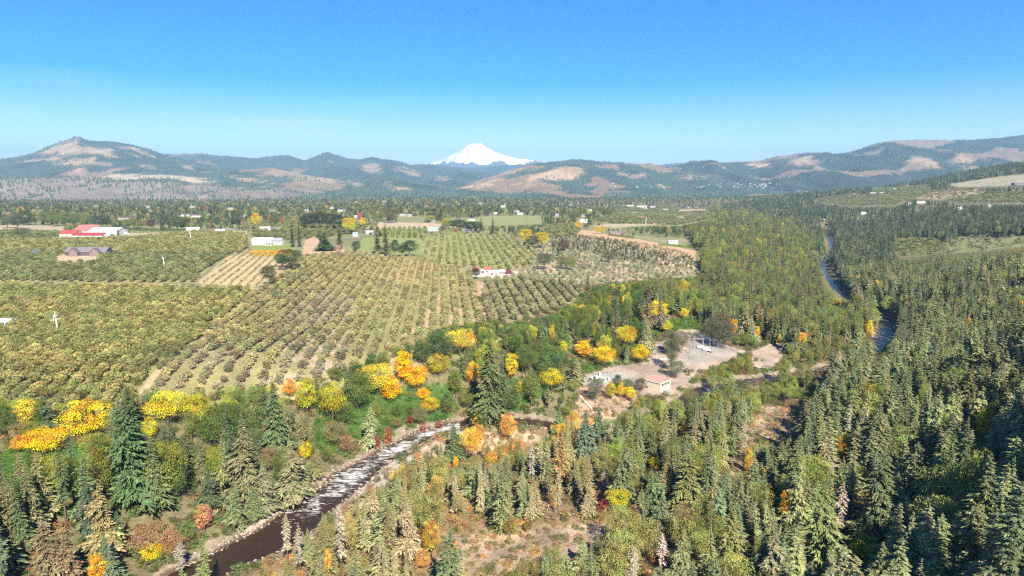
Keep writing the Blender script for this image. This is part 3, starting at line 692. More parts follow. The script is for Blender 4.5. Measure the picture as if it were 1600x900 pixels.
FINE = (0.1, 0.22, 0.34, 0.46, 0.57, 0.68, 0.78, 0.87, 0.95)
CONE = [conifer_crown(10, 50, 0.165, 0.06, rough=.35, steps=FINE), conifer_crown(11, 46, 0.18, 0.12, 0.3, rough=.5, steps=FINE), conifer_crown(12, 42, 0.125, 0.08, 0.2, rough=.5), conifer_crown(13, 38, 0.14, 0.22, 0.35, 0.22, rough=.8),
        conifer_crown(14, 44, 0.19, 0.15, 0.22, 0.1, 0.7, rough=.6, steps=FINE), conifer_crown(15, 38, 0.11, 0.30, 0.3, 0.34, 0.6, rough=.8), conifer_crown(16, 40, 0.15, 0.15, 0.15, 0.15, 0.55, rough=.9), conifer_crown(17, 40, 0.10, 0.12, 0.3, 0.12, 0.7, rough=.6)]
CONE_T = trunk_mesh(0.93, 0.013, 0.003)
BROAD = [broad_crown(30, 44, gap=0.12), broad_crown(31, 38, 0.42, 0.15, gap=.15), broad_crown(32, 40, 0.36, 0.1, shape="tall", size=0.024), broad_crown(33, 40, 0.55, 0.25, gap=0.3)]
BROAD_T = trunk_mesh(0.62, 0.024, 0.010, 7, 4, ll=0.32)
BUSH = [broad_crown(40, 16, 0.72, -0.25, 70, 0.085), broad_crown(41, 13, 0.62, -0.25, 70, 0.09)]
ORCH = [broad_crown(50, 18, 0.54, 0.14, 70, 0.085), broad_crown(51, 16, 0.48, 0.12, 70, 0.085), broad_crown(52, 20, 0.58, 0.16, 66, 0.085, gap=0.2)]
ORCH_T = trunk_mesh(0.6, 0.028, 0.016, 4, 8, lh=(0.35, 0.6), ll=0.22)
SNAG = [snag_mesh(1), snag_mesh(2)]
def tiny_mesh():
    m = MB()
    for k, (z, r, h) in enumerate(((0.0, .26, .55), (.3, .19, .45), (.6, .11, .42))):
        n = 5; m.poly([(r * math.cos(i * 6.283 / n + k), r * math.sin(i * 6.283 / n + k), z) for i in range(n)] + [(0, 0, z + h)], [(i, (i + 1) % n, n) for i in range(n)])
    me = m.mesh("tiny"); set_col(me, "leaf", np.random.default_rng(1).random((len(me.vertices), 3))); return me
TINY = tiny_mesh()
for me in CONE + [TINY]: me.materials.append(M_CONE)
for me in BROAD + BUSH + ORCH: me.materials.append(M_LEAF)
for me in (CONE_T, BROAD_T, ORCH_T): me.materials.append(M_BARK)
for me in SNAG: me.materials.append(M_GREY)

KIND_MESHES = {"conifer": (CONE, CONE_T), "broad": (BROAD, BROAD_T), "orchard": (ORCH, ORCH_T), "snag": (SNAG, None), "bush": (BUSH, None), "tiny": ([TINY], None)}

# a mass of trees: points that carry size, turn and tint, one instancing tree per point
SOURCES = {}
def source_objects(kind, var):
    """an object already standing in the scene that shows this shape; its mesh is what the mass instances"""
    return SOURCES.get((kind, var))

def mass(name, kind, items, label, category, group=None):
    """items: list of (x, y, z, h, w, rot, var, tint)"""
    if not len(items): return
    n = len(items)
    me = bpy.data.meshes.new(name); me.vertices.add(n)
    me.vertices.foreach_set("co", np.array([i[:3] for i in items], np.float32).ravel())
    a = me.attributes.new("scl", "FLOAT_VECTOR", "POINT"); a.data.foreach_set("vector", np.array([(i[4], i[4], i[3]) for i in items], np.float32).ravel())
    a = me.attributes.new("turn", "FLOAT_VECTOR", "POINT"); a.data.foreach_set("vector", np.array([(0, 0, i[5]) for i in items], np.float32).ravel())
    a = me.attributes.new("vid", "INT", "POINT"); a.data.foreach_set("value", np.array([i[6] for i in items], np.int32))
    set_col(me, "tint", np.array([i[7] for i in items], np.float32))
    o = link(name, me, None, label=label, category=category, kind="stuff")
    crowns, trunk = KIND_MESHES[kind]
    ng = bpy.data.node_groups.new(name + "_nodes", "GeometryNodeTree"); N, L = ng.nodes, ng.links
    ng.interface.new_socket("Geometry", in_out="INPUT", socket_type="NodeSocketGeometry"); ng.interface.new_socket("Geometry", in_out="OUTPUT", socket_type="NodeSocketGeometry")
    gi, go = N.new("NodeGroupInput"), N.new("NodeGroupOutput"); join = N.new("GeometryNodeJoinGeometry")
    def attr(nm, t):
        q = N.new("GeometryNodeInputNamedAttribute"); q.data_type = t; q.inputs[0].default_value = nm; return q.outputs[0]
    for k in range(len(crowns)):
        src = SOURCES.get((kind, k))
        if src is None: continue
        jj = N.new("GeometryNodeJoinGeometry")
        for ob in src:
            oi = N.new("GeometryNodeObjectInfo"); oi.inputs[0].default_value = ob; oi.transform_space = "ORIGINAL"; L.new(oi.outputs["Geometry"], jj.inputs[0])
        cmp = N.new("FunctionNodeCompare"); cmp.data_type = "INT"; cmp.operation = "EQUAL"; L.new(attr("vid", "INT"), cmp.inputs[2]); cmp.inputs[3].default_value = k
        ip = N.new("GeometryNodeInstanceOnPoints"); L.new(gi.outputs[0], ip.inputs["Points"]); L.new(cmp.outputs[0], ip.inputs["Selection"])
        L.new(jj.outputs[0], ip.inputs["Instance"]); L.new(attr("turn", "FLOAT_VECTOR"), ip.inputs["Rotation"]); L.new(attr("scl", "FLOAT_VECTOR"), ip.inputs["Scale"])
        L.new(ip.outputs[0], join.inputs[0])
    L.new(join.outputs[0], go.inputs[0])
    md = o.modifiers.new("scatter", "NODES"); md.node_group = ng
    return o

NAMES = {"conifer": ("conifer_tree", "conifer"), "broad": ("broadleaf_tree", "tree"), "orchard": ("orchard_tree", "fruit tree"), "snag": ("dead_tree", "dead tree"), "bush": ("shrub", "shrub")}
def single(kind, it, label, group=None, name=None, cat=None):
    x, y, z, h, w, rot, var, tint = it
    crowns, trunk = KIND_MESHES[kind]; nm, ct = NAMES[kind]
    props = dict(label=label, category=cat or ct)
    if group: props["group"] = group
    if kind in ("snag", "bush"):
        o = link(name or nm, crowns[var], None, **props); o.location = (x, y, z); o.rotation_euler = (0, 0, rot); o.scale = (w, w, h); o["tint"] = [float(t) for t in tint]
        SOURCES.setdefault((kind, var), (o,)); return o
    e = empty(name or nm, (x, y, z), rot, (w, w, h), **props)
    c = link("crown", crowns[var], None, e); c["tint"] = [float(t) for t in tint]
    t = link("trunk", trunk, None, e)
    SOURCES.setdefault((kind, var), (c, t))
    return e

# ------------------------------------------------------------------ what grows where
SEE = [[(-400,455),(-100,447),(0,447),(395,452),(388,462),(225,598),(190,600),(170,622),(100,624),(60,616),(0,618),(-400,630)],
       [p for p in ORCH_B if not (p[1] > 504 and p[0] < 761)] + [(700,505),(650,530),(600,545),(565,555),(480,586),(380,603),(240,610),(228,606)], ORCH_E, ORCH_C, ORCH_D, TAN_ROWS, SCRUB, BROWN, YARD, PAD, YARD_B, [(905,605),(955,603),(1000,615),(990,628),(958,650),(905,650),(897,640)],   # nothing may stand in front of these
       [(300,905),(360,862),(420,830),(470,790),(520,745),(570,712),(640,680),(690,668),(730,664),(730,672),(690,686),(650,705),(600,745),(560,780),(500,800),(450,840),(420,905)],
       [(1118,618),(1160,600),(1200,585),(1218,590),(1190,600),(1150,615)], [(1278,600),(1275,572),(1330,560),(1335,566),(1300,575),(1290,600)],
       [(1282,415),(1300,415),(1330,472),(1310,476),(1285,440)], [(1362,548),(1375,500),(1396,510),(1395,535),(1372,556)], [(1288,370),(1302,370),(1302,384),(1288,384)],
       [(1010,580),(1060,582),(1056,616),(1010,614)], [(725,862),(800,852),(900,827),(932,818),(938,826),(890,845),(800,872),(790,890),(725,890)],
       [(740,650),(800,648),(868,652),(866,664),(740,666)], [(1395,392),(1400,378),(1475,378),(1478,390),(1420,400)], [(1035,500),(1050,497),(1078,535),(1062,535)],
       CLEAR_C]
for p, _, k in R_FIELDS: SEE.append(p)
for p, _, k in V_FIELDS: SEE.append(p)
SEE_MAP = np.zeros((1300, 2400), np.float32)     # how far away the thing is that must stay in view; cells of 1 pixel, origin at (-400, 0)
SOFT_MAP = np.zeros((1300, 2400), bool)
for p in SEE:
    u0, u1 = max(-400, int(min(q[0] for q in p)) - 1), min(1999, int(max(q[0] for q in p)) + 1); v0, v1 = max(0, int(min(q[1] for q in p)) - 1), min(1299, int(max(q[1] for q in p)) + 1)
    UU, VV = np.meshgrid(np.arange(u0, u1 + 1), np.arange(v0, v1 + 1)); SEE_MAP[v0:v1+1, u0+400:u1+401][pip(UU, VV, p)] = 1e9
for p in ([(1062,602),(1130,575),(1215,558),(1218,578),(1150,598),(1100,622),(1060,628)], [(1205,605),(1240,592),(1278,595),(1268,620),(1225,635),(1195,640)], [(700,675),(760,672),(845,676),(840,692),(770,705),(720,725),(690,730),(690,700)]):
    UU, VV = np.meshgrid(np.arange(-400, 2000), np.arange(500, 760)); SOFT_MAP[500:760] |= pip(UU, VV, p)
def reserve(x, y, z, h, w):
    """keep nearer scattered trees from standing in front of this one"""
    d = y * math.cos(PITCH) + (CZ - z) * math.sin(PITCH); (ua, ub), (va, vb) = [tuple(map(float, q)) for q in project(np.array([x - w*.42, x + w*.42]), np.array([y, y]), np.array([z + h, z + h * .3]))]
    u0, u1, v0, v1 = int(ua) + 400, int(ub) + 401, int(min(va, vb)), int(max(va, vb)) + 1
    if u0 < 0 or u1 > 2399 or v0 < 0 or v1 > 1299: return
    blk = SEE_MAP[v0:v1, u0:u1]; blk[:] = np.maximum(blk, d)
def hidden_check(x, y, z, h, w, soft=False):
    dist = y * math.cos(PITCH) + (CZ - z) * math.sin(PITCH)
    bad = np.zeros(len(x), bool)
    for fz, fw in ((0.02, 0), (0.3, -.45), (0.3, .45), (0.5, 0), (0.75, 0), (0.75, .2), (0.75, -.2), (0.97, 0)):
        u, v = project(x + w * fw, y, z + h * fz)
        vi, ui = np.clip(v.astype(int), 0, 1299), np.clip(u.astype(int) + 400, 0, 2399)
        bad |= SEE_MAP[vi, ui] > dist * 1.01
        if soft and fz > .4: bad |= SOFT_MAP[vi, ui]
    return bad

C_DARK = (0.075, 0.100, 0.052); C_MID = (0.125, 0.145, 0.065); C_OLIVE = (0.185, 0.18, 0.085); C_TAN = (0.26, 0.20, 0.11); C_BLUE = (0.085, 0.115, 0.08)
B_GREEN = (0.095, 0.15, 0.04); B_YG = (0.22, 0.23, 0.05); B_WILLOW = (0.2, 0.21, 0.07); B_DARK = (0.06, 0.095, 0.04); B_YEL = (0.72, 0.42, 0.02); B_ORA = (0.66, 0.28, 0.03); B_RUST = (0.36, 0.19, 0.08); B_RED = (0.25, 0.035, 0.035); B_GREY = (0.27, 0.24, 0.19)
TREES = []      # (kind, item, label or None)
SPEC = []       # occupied spots: (x, y, radius)
def px_tree(kind, u, vb, hp, wp, tint, label, var=None, name=None, cat=None, group=None):
    """a tree whose foot shows (or would show) at pixel (u, vb), hp pixels tall and wp wide"""
    x, y, z = ground_at(u, vb)
    t = y * math.cos(PITCH) + (CZ - z) * math.sin(PITCH)
    h = hp * t / F / 0.96; w = wp * t / F
    norm_w = {"conifer": 0.36, "broad": 1.0, "orchard": 1.15, "snag": 0.28, "bush": 1.5}[kind]
    nvar = len(KIND_MESHES[kind][0]); var = R.randrange(nvar) if var is None else var
    j = [R.uniform(.93, 1.07) for _ in range(3)]
    if kind == 'conifer' and max(tint) < .14 and vb > 500: tint = (tint[0] * 1.55, tint[1] * 1.4, tint[2] * 1.2)
    if kind == 'broad' and tint[0] > .5: tint = (tint[0] * .80, tint[1] * .93, tint[2] * .9)
    SPEC.append((x, y, w * 0.42)); reserve(x, y, z, h, w)
    TREES.append((kind, (x, y, z - 0.2, h, w / norm_w, R.random() * 6.28, var, tuple(tint[i] * j[i] for i in range(3))), label, name, cat, group))

# --- trees one can point to ---------------------------------------------------
Y, O, G = B_YEL, B_ORA, B_GREEN
for u, vb, hp, wp, tint, lab in [
 (45,668,48,62,(0.62,0.42,0.05),"yellow maple at the foot of the left orchard, wide crown thinning to grey on top"),
 (70,712,44,62,Y,"low golden maple beside the green glade at the far left"),
 (30,708,30,30,O,"small orange gold maple left of the low golden one by the green glade"),
 (137,690,66,88,(0.78,0.46,0.02),"biggest bright yellow maple on the left under the orchard edge"),
 (262,668,58,62,(0.62,0.44,0.03),"yellow maple right of the tall dark fir at the orchard foot"),
 (235,690,40,26,(0.60,0.44,0.02),"narrow yellow maple tucked against the right of the tall dark fir"),
 (452,622,32,30,O,"small orange topped maple at the foot of the middle orchard"),
 (480,650,58,44,(0.40,0.35,0.03),"yellow green maple beside the small orange topped one"),
 (520,668,72,42,(0.34,0.31,0.03),"tall yellow green maple left of the green glade"),
 (590,618,52,56,(0.62,0.44,0.05),"pale yellow maple, left one of the big yellow clump under the middle orchard"),
 (632,600,55,54,(0.80,0.42,0.01),"bright golden maple at the top of the big yellow clump"),
 (612,632,46,44,(0.80,0.37,0.01),"orange gold maple in the middle of the big yellow clump"),
 (650,612,42,40,(0.78,0.40,0.02),"golden maple at the right end of the big yellow clump"),
 (718,556,42,50,(0.60,0.40,0.05),"yellow maple against the sandy lower end of the orchard rows"),
 (685,590,40,40,(0.33,0.27,0.03),"half turned maple with an orange crest under the sandy lane"),
 (740,612,48,22,(0.70,0.36,0.04),"slim orange yellow tree against the tall dark fir"),
 (662,628,22,22,(0.80,0.38,0.02),"small orange maple above the green glade"),
 (672,650,30,30,(0.40,0.33,0.03),"small half yellow maple in the green glade by the orange one"),
 (748,668,38,40,(0.70,0.46,0.03),"yellow maple on the river bank at the bend"),
 (800,595,46,40,(0.62,0.42,0.03),"yellow maple right of the tall dark fir"),
 (812,620,26,26,(0.62,0.42,0.03),"lower yellow maple under the one right of the tall dark fir"),
 (862,615,40,34,(0.60,0.40,0.02),"yellow maple on the slope left of the gravel pad"),
 (800,585,20,18,(0.75,0.33,0.02),"orange crest tree behind the yellow maple right of the dark fir"),
 (912,562,32,50,(0.66,0.40,0.02),"golden wide maple on the wooded slope above the gravel pad"),
 (945,575,34,36,(0.70,0.42,0.02),"golden maple standing over the bright grass by the pad"),
 (880,555,24,26,(0.55,0.40,0.03),"pale yellow maple high on the slope above the pad"),
 (1000,572,34,26,(0.62,0.38,0.02),"yellow maple at the left edge of the sandy yard"),
 (975,548,40,28,(0.52,0.40,0.03),"yellow maple behind the one at the sandy yard's left edge"),
 (1028,502,34,36,(0.74,0.50,0.02),"bright yellow maple at the top of the dirt lane"),
 (1038,520,22,44,(0.45,0.42,0.03),"yellow green maple left of the dirt lane"),
 (1068,500,20,26,(0.62,0.44,0.03),"small yellow maple right of the dirt lane"),
 (1145,530,34,26,(0.80,0.40,0.02),"round orange gold maple beside the dark clump at the yard"),
 (1183,530,22,14,(0.85,0.38,0.02),"tiny vivid orange maple at the dark wood's foot"),
 (1217,540,20,10,(0.62,0.40,0.03),"tiny yellow tree at the far side of the sandy yard"),
 (1358,532,34,22,(0.66,0.46,0.03),"yellow tree on the spit where the river bends"),
 (1308,480,14,20,(0.60,0.42,0.03),"small yellow tree on the left bank of the far river reach"),
 (1226,822,60,36,(0.60,0.34,0.02),"tall orange gold maple alone among the dark firs lower right"),
 (1534,700,66,44,(0.52,0.42,0.02),"tall yellow maple at the edge of the shaded slope"),
 (1446,738,42,34,(0.62,0.42,0.02),"golden maple half behind a fir on the right slope"),
 (1440,778,34,40,(0.66,0.36,0.03),"orange flecked maple under the golden one on the right slope"),
 (1502,790,34,32,(0.62,0.38,0.10),"pale orange maple among the firs on the right slope"),
 (1345,800,40,30,(0.62,0.36,0.05),"orange brown maple in the gap between the lower right firs"),
 (1388,760,22,20,(0.60,0.44,0.02),"small yellow tree between two tall lower right firs"),
 (1316,725,46,22,(0.60,0.36,0.03),"slim orange tree beside the grey topped firs"),
 (1345,880,50,60,(0.36,0.34,0.03),"wide yellow green maple near the bottom right of centre"),
 (1380,850,24,26,(0.62,0.34,0.06),"small orange tree above the wide yellow green maple"),
 (967,800,38,38,(0.42,0.42,0.02),"lime yellow tree in the wood right of the pale clearing"),
 (1022,738,26,30,(0.62,0.44,0.02),"yellow crested tree behind the lime yellow one"),
 (1168,745,50,26,(0.55,0.36,0.05),"yellow tan tree standing by the brown clearing"),
 (1192,755,26,14,(0.62,0.42,0.02),"slim yellow tree right of the yellow tan one by the brown clearing"),
 (240,880,34,34,(0.66,0.46,0.02),"yellow topped tree by the grey bare shrubs at the lower left"),
 (156,925,66,50,(0.72,0.34,0.02),"orange and yellow maple cut by the lower left frame edge"),
 (478,722,34,24,(0.62,0.44,0.02),"yellow tree among olive ones left of the rapids"),
 (438,690,20,18,(0.60,0.44,0.02),"small yellow tree in the dark firs above the rapids"),
 (738,725,60,34,(0.66,0.34,0.05),"orange maple in the pale thicket right of the river bend"),
 (745,700,40,30,(0.62,0.32,0.08),"peach coloured tree behind the orange one in the pale thicket"),
 (712,735,24,16,(0.78,0.40,0.02),"small golden tree in the pale thicket"),
 (694,745,18,14,(0.60,0.46,0.02),"smallest lime gold tree in the pale thicket"),
 (795,690,46,36,(0.66,0.34,0.08),"peach orange tree at the river bend's inner side"),
 (768,728,24,20,(0.66,0.32,0.05),"low orange tree below the peach orange one"),
 (863,680,18,14,(0.70,0.44,0.02),"small gold tree left of the tan conifer"),
 (675,870,60,40,(0.42,0.26,0.05),"ochre tree on the left border of the pale clearing"),
 (660,890,34,30,(0.50,0.26,0.08),"rust orange tree beside the ochre one at the pale clearing"),
 (920,672,20,18,(0.66,0.32,0.05),"orange tree between the dark firs under the pump house"),
 (1068,690,30,20,(0.62,0.36,0.03),"orange yellow tree in front of the dark firs right of centre"),
 (975,620,16,22,(0.66,0.42,0.03),"yellow shrub tree behind the pump house thicket"),
 (968,622,30,22,(0.72,0.46,0.02),"bright yellow maple left of the pump house"),
 (985,628,26,30,(0.60,0.44,0.03),"yellow maple in front of the pump house's left wall"),
 (955,625,30,22,(0.40,0.36,0.03),"greenish yellow tree at the dirt bank left of the pump house"),
 (320,832,48,50,(0.42,0.22,0.11),"round rust coloured oak on the bank above the gravel bar"),
 (235,862,44,74,(0.30,0.20,0.10),"wide brown oak left of the round rust coloured one"),
 (268,870,40,40,(0.28,0.19,0.09),"brown oak against the grey bare shrubs"),
 (545,708,30,36,(0.28,0.17,0.09),"brown riverside tree above the rapids"),
 ]: px_tree("broad", u, vb, hp, wp, tint, lab, name="maple_tree" if "maple" in lab else "broadleaf_tree", cat="maple" if "maple" in lab else ("oak" if "oak" in lab else "tree"))
for u, vb, hp, wp, tint, lab in [(537,668,52,42,(0.11,0.15,0.04),"dull green leafy tree left of the glade"),(560,648,70,50,(0.10,0.15,0.04),"big green leafy tree between the yellow green maples and the glade"),(575,622,40,36,(0.30,0.30,0.05),"lime yellow tree left of the big yellow clump"),
     (700,650,40,38,(0.10,0.15,0.04),"green round tree at the glade's right end"),(712,622,46,44,(0.12,0.16,0.04),"green tree under the half turned maple"),(690,565,52,50,(0.07,0.11,0.05),"dark green tree below the orchard's sandy lane"),(662,572,44,36,(0.08,0.12,0.05),"dark green tree right of the big yellow clump"),
     (655,665,30,26,(0.16,0.17,0.07),"olive tree low in the glade"),(525,700,44,40,(0.19,0.17,0.08),"tawny olive tree at the glade's lower left"),(620,655,26,30,(0.09,0.14,0.04),"small green tree in the middle of the glade"),(505,650,60,40,(0.09,0.13,0.04),"deep green tree left of the tall yellow green maple"),
     (730,640,34,30,(0.15,0.18,0.05),"yellowish green tree left of the orange yellow slim tree"),(795,650,60,50,(0.08,0.13,0.04),"green tree right of the lone tall fir"),(830,635,60,48,(0.12,0.16,0.045),"light green tree on the slope right of the lone fir"),(850,600,50,44,(0.09,0.14,0.04),"green tree above the light green one on the slope"),
     (330,700,56,50,(0.10,0.15,0.04),"green leafy tree under the orchard's lower left corner"),(395,680,60,46,(0.12,0.16,0.045),"green leafy tree between the dark firs"),(300,690,50,44,(0.15,0.17,0.04),"yellowish green tree right of the yellow maple by the dark fir")]:
    px_tree("broad", u, vb, hp, wp, tint, lab)
for u, vb, hp, wp, lab in [(590,702,22,12,"slim crimson shrub at the water's edge, lowest of the red ones"),(606,692,24,18,"rust red shrub next to the slim crimson one"),(640,664,16,14,"dark red shrub up the bank from the bend"),
     (661,676,16,12,"round red shrub at the bend's water line"),(686,670,15,13,"maroon shrub farthest round the bend"),(943,800,20,22,"crimson shrub right of the pale clearing"),(1060,738,20,10,"slim dark red shrub among the centre right firs")]:
    px_tree("bush", u, vb, hp, wp, B_RED if "rust" not in lab else (0.32,0.09,0.05), lab)
for u, vb, hp, wp, tint, var, lab in [
 (205,792,182,78,(0.05,0.085,0.045),1,"tallest dark fir at the left, its tip over the orchard foot"),
 (218,775,150,60,(0.055,0.09,0.045),4,"broad dark fir just right of the tallest left one"),
 (245,800,118,50,C_DARK,0,"dark fir below the yellow maple right of the tallest"),
 (432,712,124,52,(0.07,0.10,0.05),0,"dark pointed fir rising to the orchard foot above the glade"),
 (385,795,150,62,(0.16,0.155,0.075),1,"big olive brown conifer leaning over the gravel bar"),
 (352,770,90,44,(0.12,0.13,0.06),3,"olive conifer left of the big olive brown one"),
 (765,665,152,56,(0.06,0.085,0.045),1,"tall dark fir standing alone at the orchard's lower corner"),
 (784,652,110,36,(0.055,0.08,0.045),2,"slimmer dark fir at the right of the lone tall one"),
 (876,755,92,44,(0.26,0.17,0.085),2,"tan dying conifer, brown from top to foot"),
 (915,725,86,44,(0.075,0.11,0.08),0,"blue green fir right of the tan dying conifer"),
 (710,722,62,34,(0.07,0.10,0.05),0,"small dark fir in the pale thicket"),
 (935,690,54,32,(0.075,0.105,0.065),0,"blue green fir standing before the dirt bank"),
 (1072,815,112,58,(0.10,0.13,0.06),4,"large pointed green fir at the lower centre"),
 (1280,900,150,76,(0.10,0.135,0.065),1,"huge fir in the foreground right of the orange gold maple"),
 (1140,900,118,60,(0.11,0.13,0.06),0,"large foreground fir left of the orange gold maple"),
 (1370,840,150,66,(0.065,0.09,0.05),1,"tall dark fir above the wide yellow green maple"),
 (1425,800,112,56,(0.075,0.105,0.06),4,"star topped fir left of the golden maple on the right slope"),
 (1345,640,0,0,C_MID,0,""),
 (170,920,90,48,(0.08,0.115,0.08),0,"blue green fir above the orange and yellow maple at the lower left"),
 (78,920,110,58,(0.17,0.14,0.075),4,"left one of the two tan conifers at the lower left"),
 (108,925,98,54,(0.18,0.145,0.08),1,"right one of the two tan conifers at the lower left"),
 (1050,630,112,52,(0,0,0),0,""),
 (1290,880,66,30,C_OLIVE,2,""),
 (1325,450,34,20,(0.15,0.17,0.07),2,""),
 (1050,588,72,0,C_MID,0,""),
 (918,468,44,22,(0.15,0.12,0.07),2,"brown pointed conifer at the lower end of the young plantation"),
 (1011,520,92,30,(0.16,0.12,0.075),2,"tall brown conifer left of the dirt lane"),
 (1030,520,70,26,(0.15,0.125,0.08),3,"second brown conifer, at the right of the tall brown one"),
 (962,530,66,24,(0.14,0.12,0.07),2,"brown conifer in the slope wood above the yard"),
 (457,386,44,12,(0.05,0.07,0.04),2,"left of the two dark conifers beside the white farmhouse"),
 (468,386,46,11,(0.05,0.07,0.04),2,"right of the two dark conifers beside the white farmhouse"),
 (590,398,50,22,(0.09,0.08,0.05),2,"left tall brown conifer of the hilltop group in the fields"),
 (603,400,54,22,(0.09,0.08,0.05),2,"right tall brown conifer of the hilltop group in the fields"),
 (508,392,30,22,(0.055,0.10,0.05),4,"wide green conifer in front of the brown roofed house"),
 (501,388,32,12,(0.07,0.075,0.045),2,"slim conifer left of the brown roofed house"),
 (531,387,44,16,(0.07,0.075,0.045),2,"tall conifer right of the brown roofed house"),
 (752,364,26,14,(0.10,0.085,0.05),2,"left brown conifer behind the striped orchard"),(770,367,30,12,(0.10,0.085,0.05),2,"right brown conifer behind the striped orchard"),
 (872,400,18,9,(0.07,0.09,0.05),2,"small dark conifer in the farm tree group"),
 ]:
    if lab: px_tree("conifer", u, vb, hp, wp, tint, lab, var=var)
for u, vb, hp, wp, tint, lab in [
 (421,446,32,25,(0.04,0.065,0.03),"lone dark round tree at the corner of the dry field"),
 (452,423,34,40,(0.045,0.07,0.03),"dark round tree clump below the white farmhouse"),(440,418,20,22,(0.045,0.07,0.03),"small dark round tree left of the clump below the farmhouse"),
 (557,396,20,15,(0.05,0.07,0.04),"dark round tree at the lane end right of the brown roofed house"),
 (617,402,28,16,(0.045,0.065,0.04),"dark round tree right of the two tall brown conifers"),(640,401,26,28,(0.035,0.055,0.035),"wide dark oak closing the hilltop group on the right"),(628,401,18,16,(0.06,0.09,0.03),"small green tree between the hilltop oaks"),
 (744,436,17,14,(0.035,0.05,0.035),"dark round tree left of the farm yard"),
 (850,421,26,28,(0.08,0.09,0.06),"grey green round tree, left of the farm tree group"),(891,422,22,22,(0.16,0.17,0.06),"yellow green tree at the right of the farm tree group"),(878,420,20,18,(0.13,0.13,0.06),"olive tree in the farm tree group"),
 (881,393,18,18,(0.09,0.06,0.055),"purple brown round tree above the farm tree group"),(952,410,18,26,(0.10,0.11,0.055),"round scrub tree in the middle of the young plantation"),
 (1056,592,30,28,(0.105,0.12,0.065),"rounded grey green tree above the pump house roof, casting a dark shadow"),(1049,582,54,22,(0.085,0.105,0.055),"tall pointed tree in the middle of the yard"),
 (1045,556,40,28,(0.13,0.12,0.07),"olive tree left of the switchyard poles"),(1065,552,36,22,(0.14,0.13,0.08),"thin olive tree right beside the switchyard poles"),(1052,556,38,20,(0.13,0.125,0.075),"olive tree between the two beside the switchyard"),
 (1112,540,44,40,(0.10,0.10,0.06),"dark clump tree at the right of the yard, left one"),(1130,545,42,38,(0.085,0.10,0.055),"dark clump tree at the right of the yard, front one"),(1125,532,42,44,(0.11,0.10,0.06),"dark clump tree at the right of the yard, rear one"),
 (1163,540,18,40,(0.12,0.16,0.04),"low green mound tree right of the orange gold maple"),
 (930,630,42,26,(0.09,0.11,0.07),"grey green tree on the dirt bank"),(964,620,36,18,(0.06,0.085,0.055),"dark green round tree left of the pump house"),(982,614,22,20,(0.10,0.11,0.06),"dull green tree between pad and pump house"),(1000,612,22,20,(0.10,0.10,0.06),"dull olive tree touching the pump house"),
 (400,358,26,14,(0.58,0.36,0.03),"yellow tree by the lane behind the white farmhouse"),(545,366,26,22,(0.42,0.33,0.03),"yellow tree by the sheds behind the brown roofed house"),(440,349,10,8,(0.45,0.04,0.05),"small crimson tree in the far orchard"),
 (563,344,12,8,(0.5,0.06,0.05),"scarlet pointed tree in the distant hedge"),(567,356,16,10,(0.5,0.4,0.03),"small yellow tree right of the scarlet one"),
 (822,385,28,20,(0.52,0.38,0.03),"yellow tree left of the striped orchard's upper corner"),(846,388,26,24,(0.36,0.33,0.03),"yellow green tree beside the yellow one by the striped orchard"),(832,390,22,24,(0.05,0.065,0.045),"dark tree between the yellow ones by the striped orchard"),
 (904,360,14,12,(0.5,0.34,0.04),"orange yellow tree by the pale roofed sheds"),(932,366,12,9,(0.6,0.38,0.03),"left of the two small golden trees by the brown field"),(941,366,13,10,(0.62,0.32,0.03),"right of the two small golden trees by the brown field"),
 (671,348,12,20,(0.24,0.27,0.08),"pale green dome tree over the white house in the far field"),(697,356,16,14,(0.26,0.27,0.04),"lime tree left of the dark barn trees"),(685,349,12,10,(0.05,0.06,0.045),"dark round tree beside the pale green dome"),
 (1105,333,0,0,G,""),(128,362,10,10,(0.55,0.28,0.04),"small orange tree behind the red roofs"),(1282,345,0,0,G,""),
 (32,370,14,24,(0.09,0.13,0.05),"round green tree left of the red roofed packing shed"),
 (40,352,22,28,(0.05,0.075,0.04),"left of the big green trees beyond the bare field"),
 ]:
    if lab: px_tree("broad", u, vb, hp, wp, tint, lab, var=0)
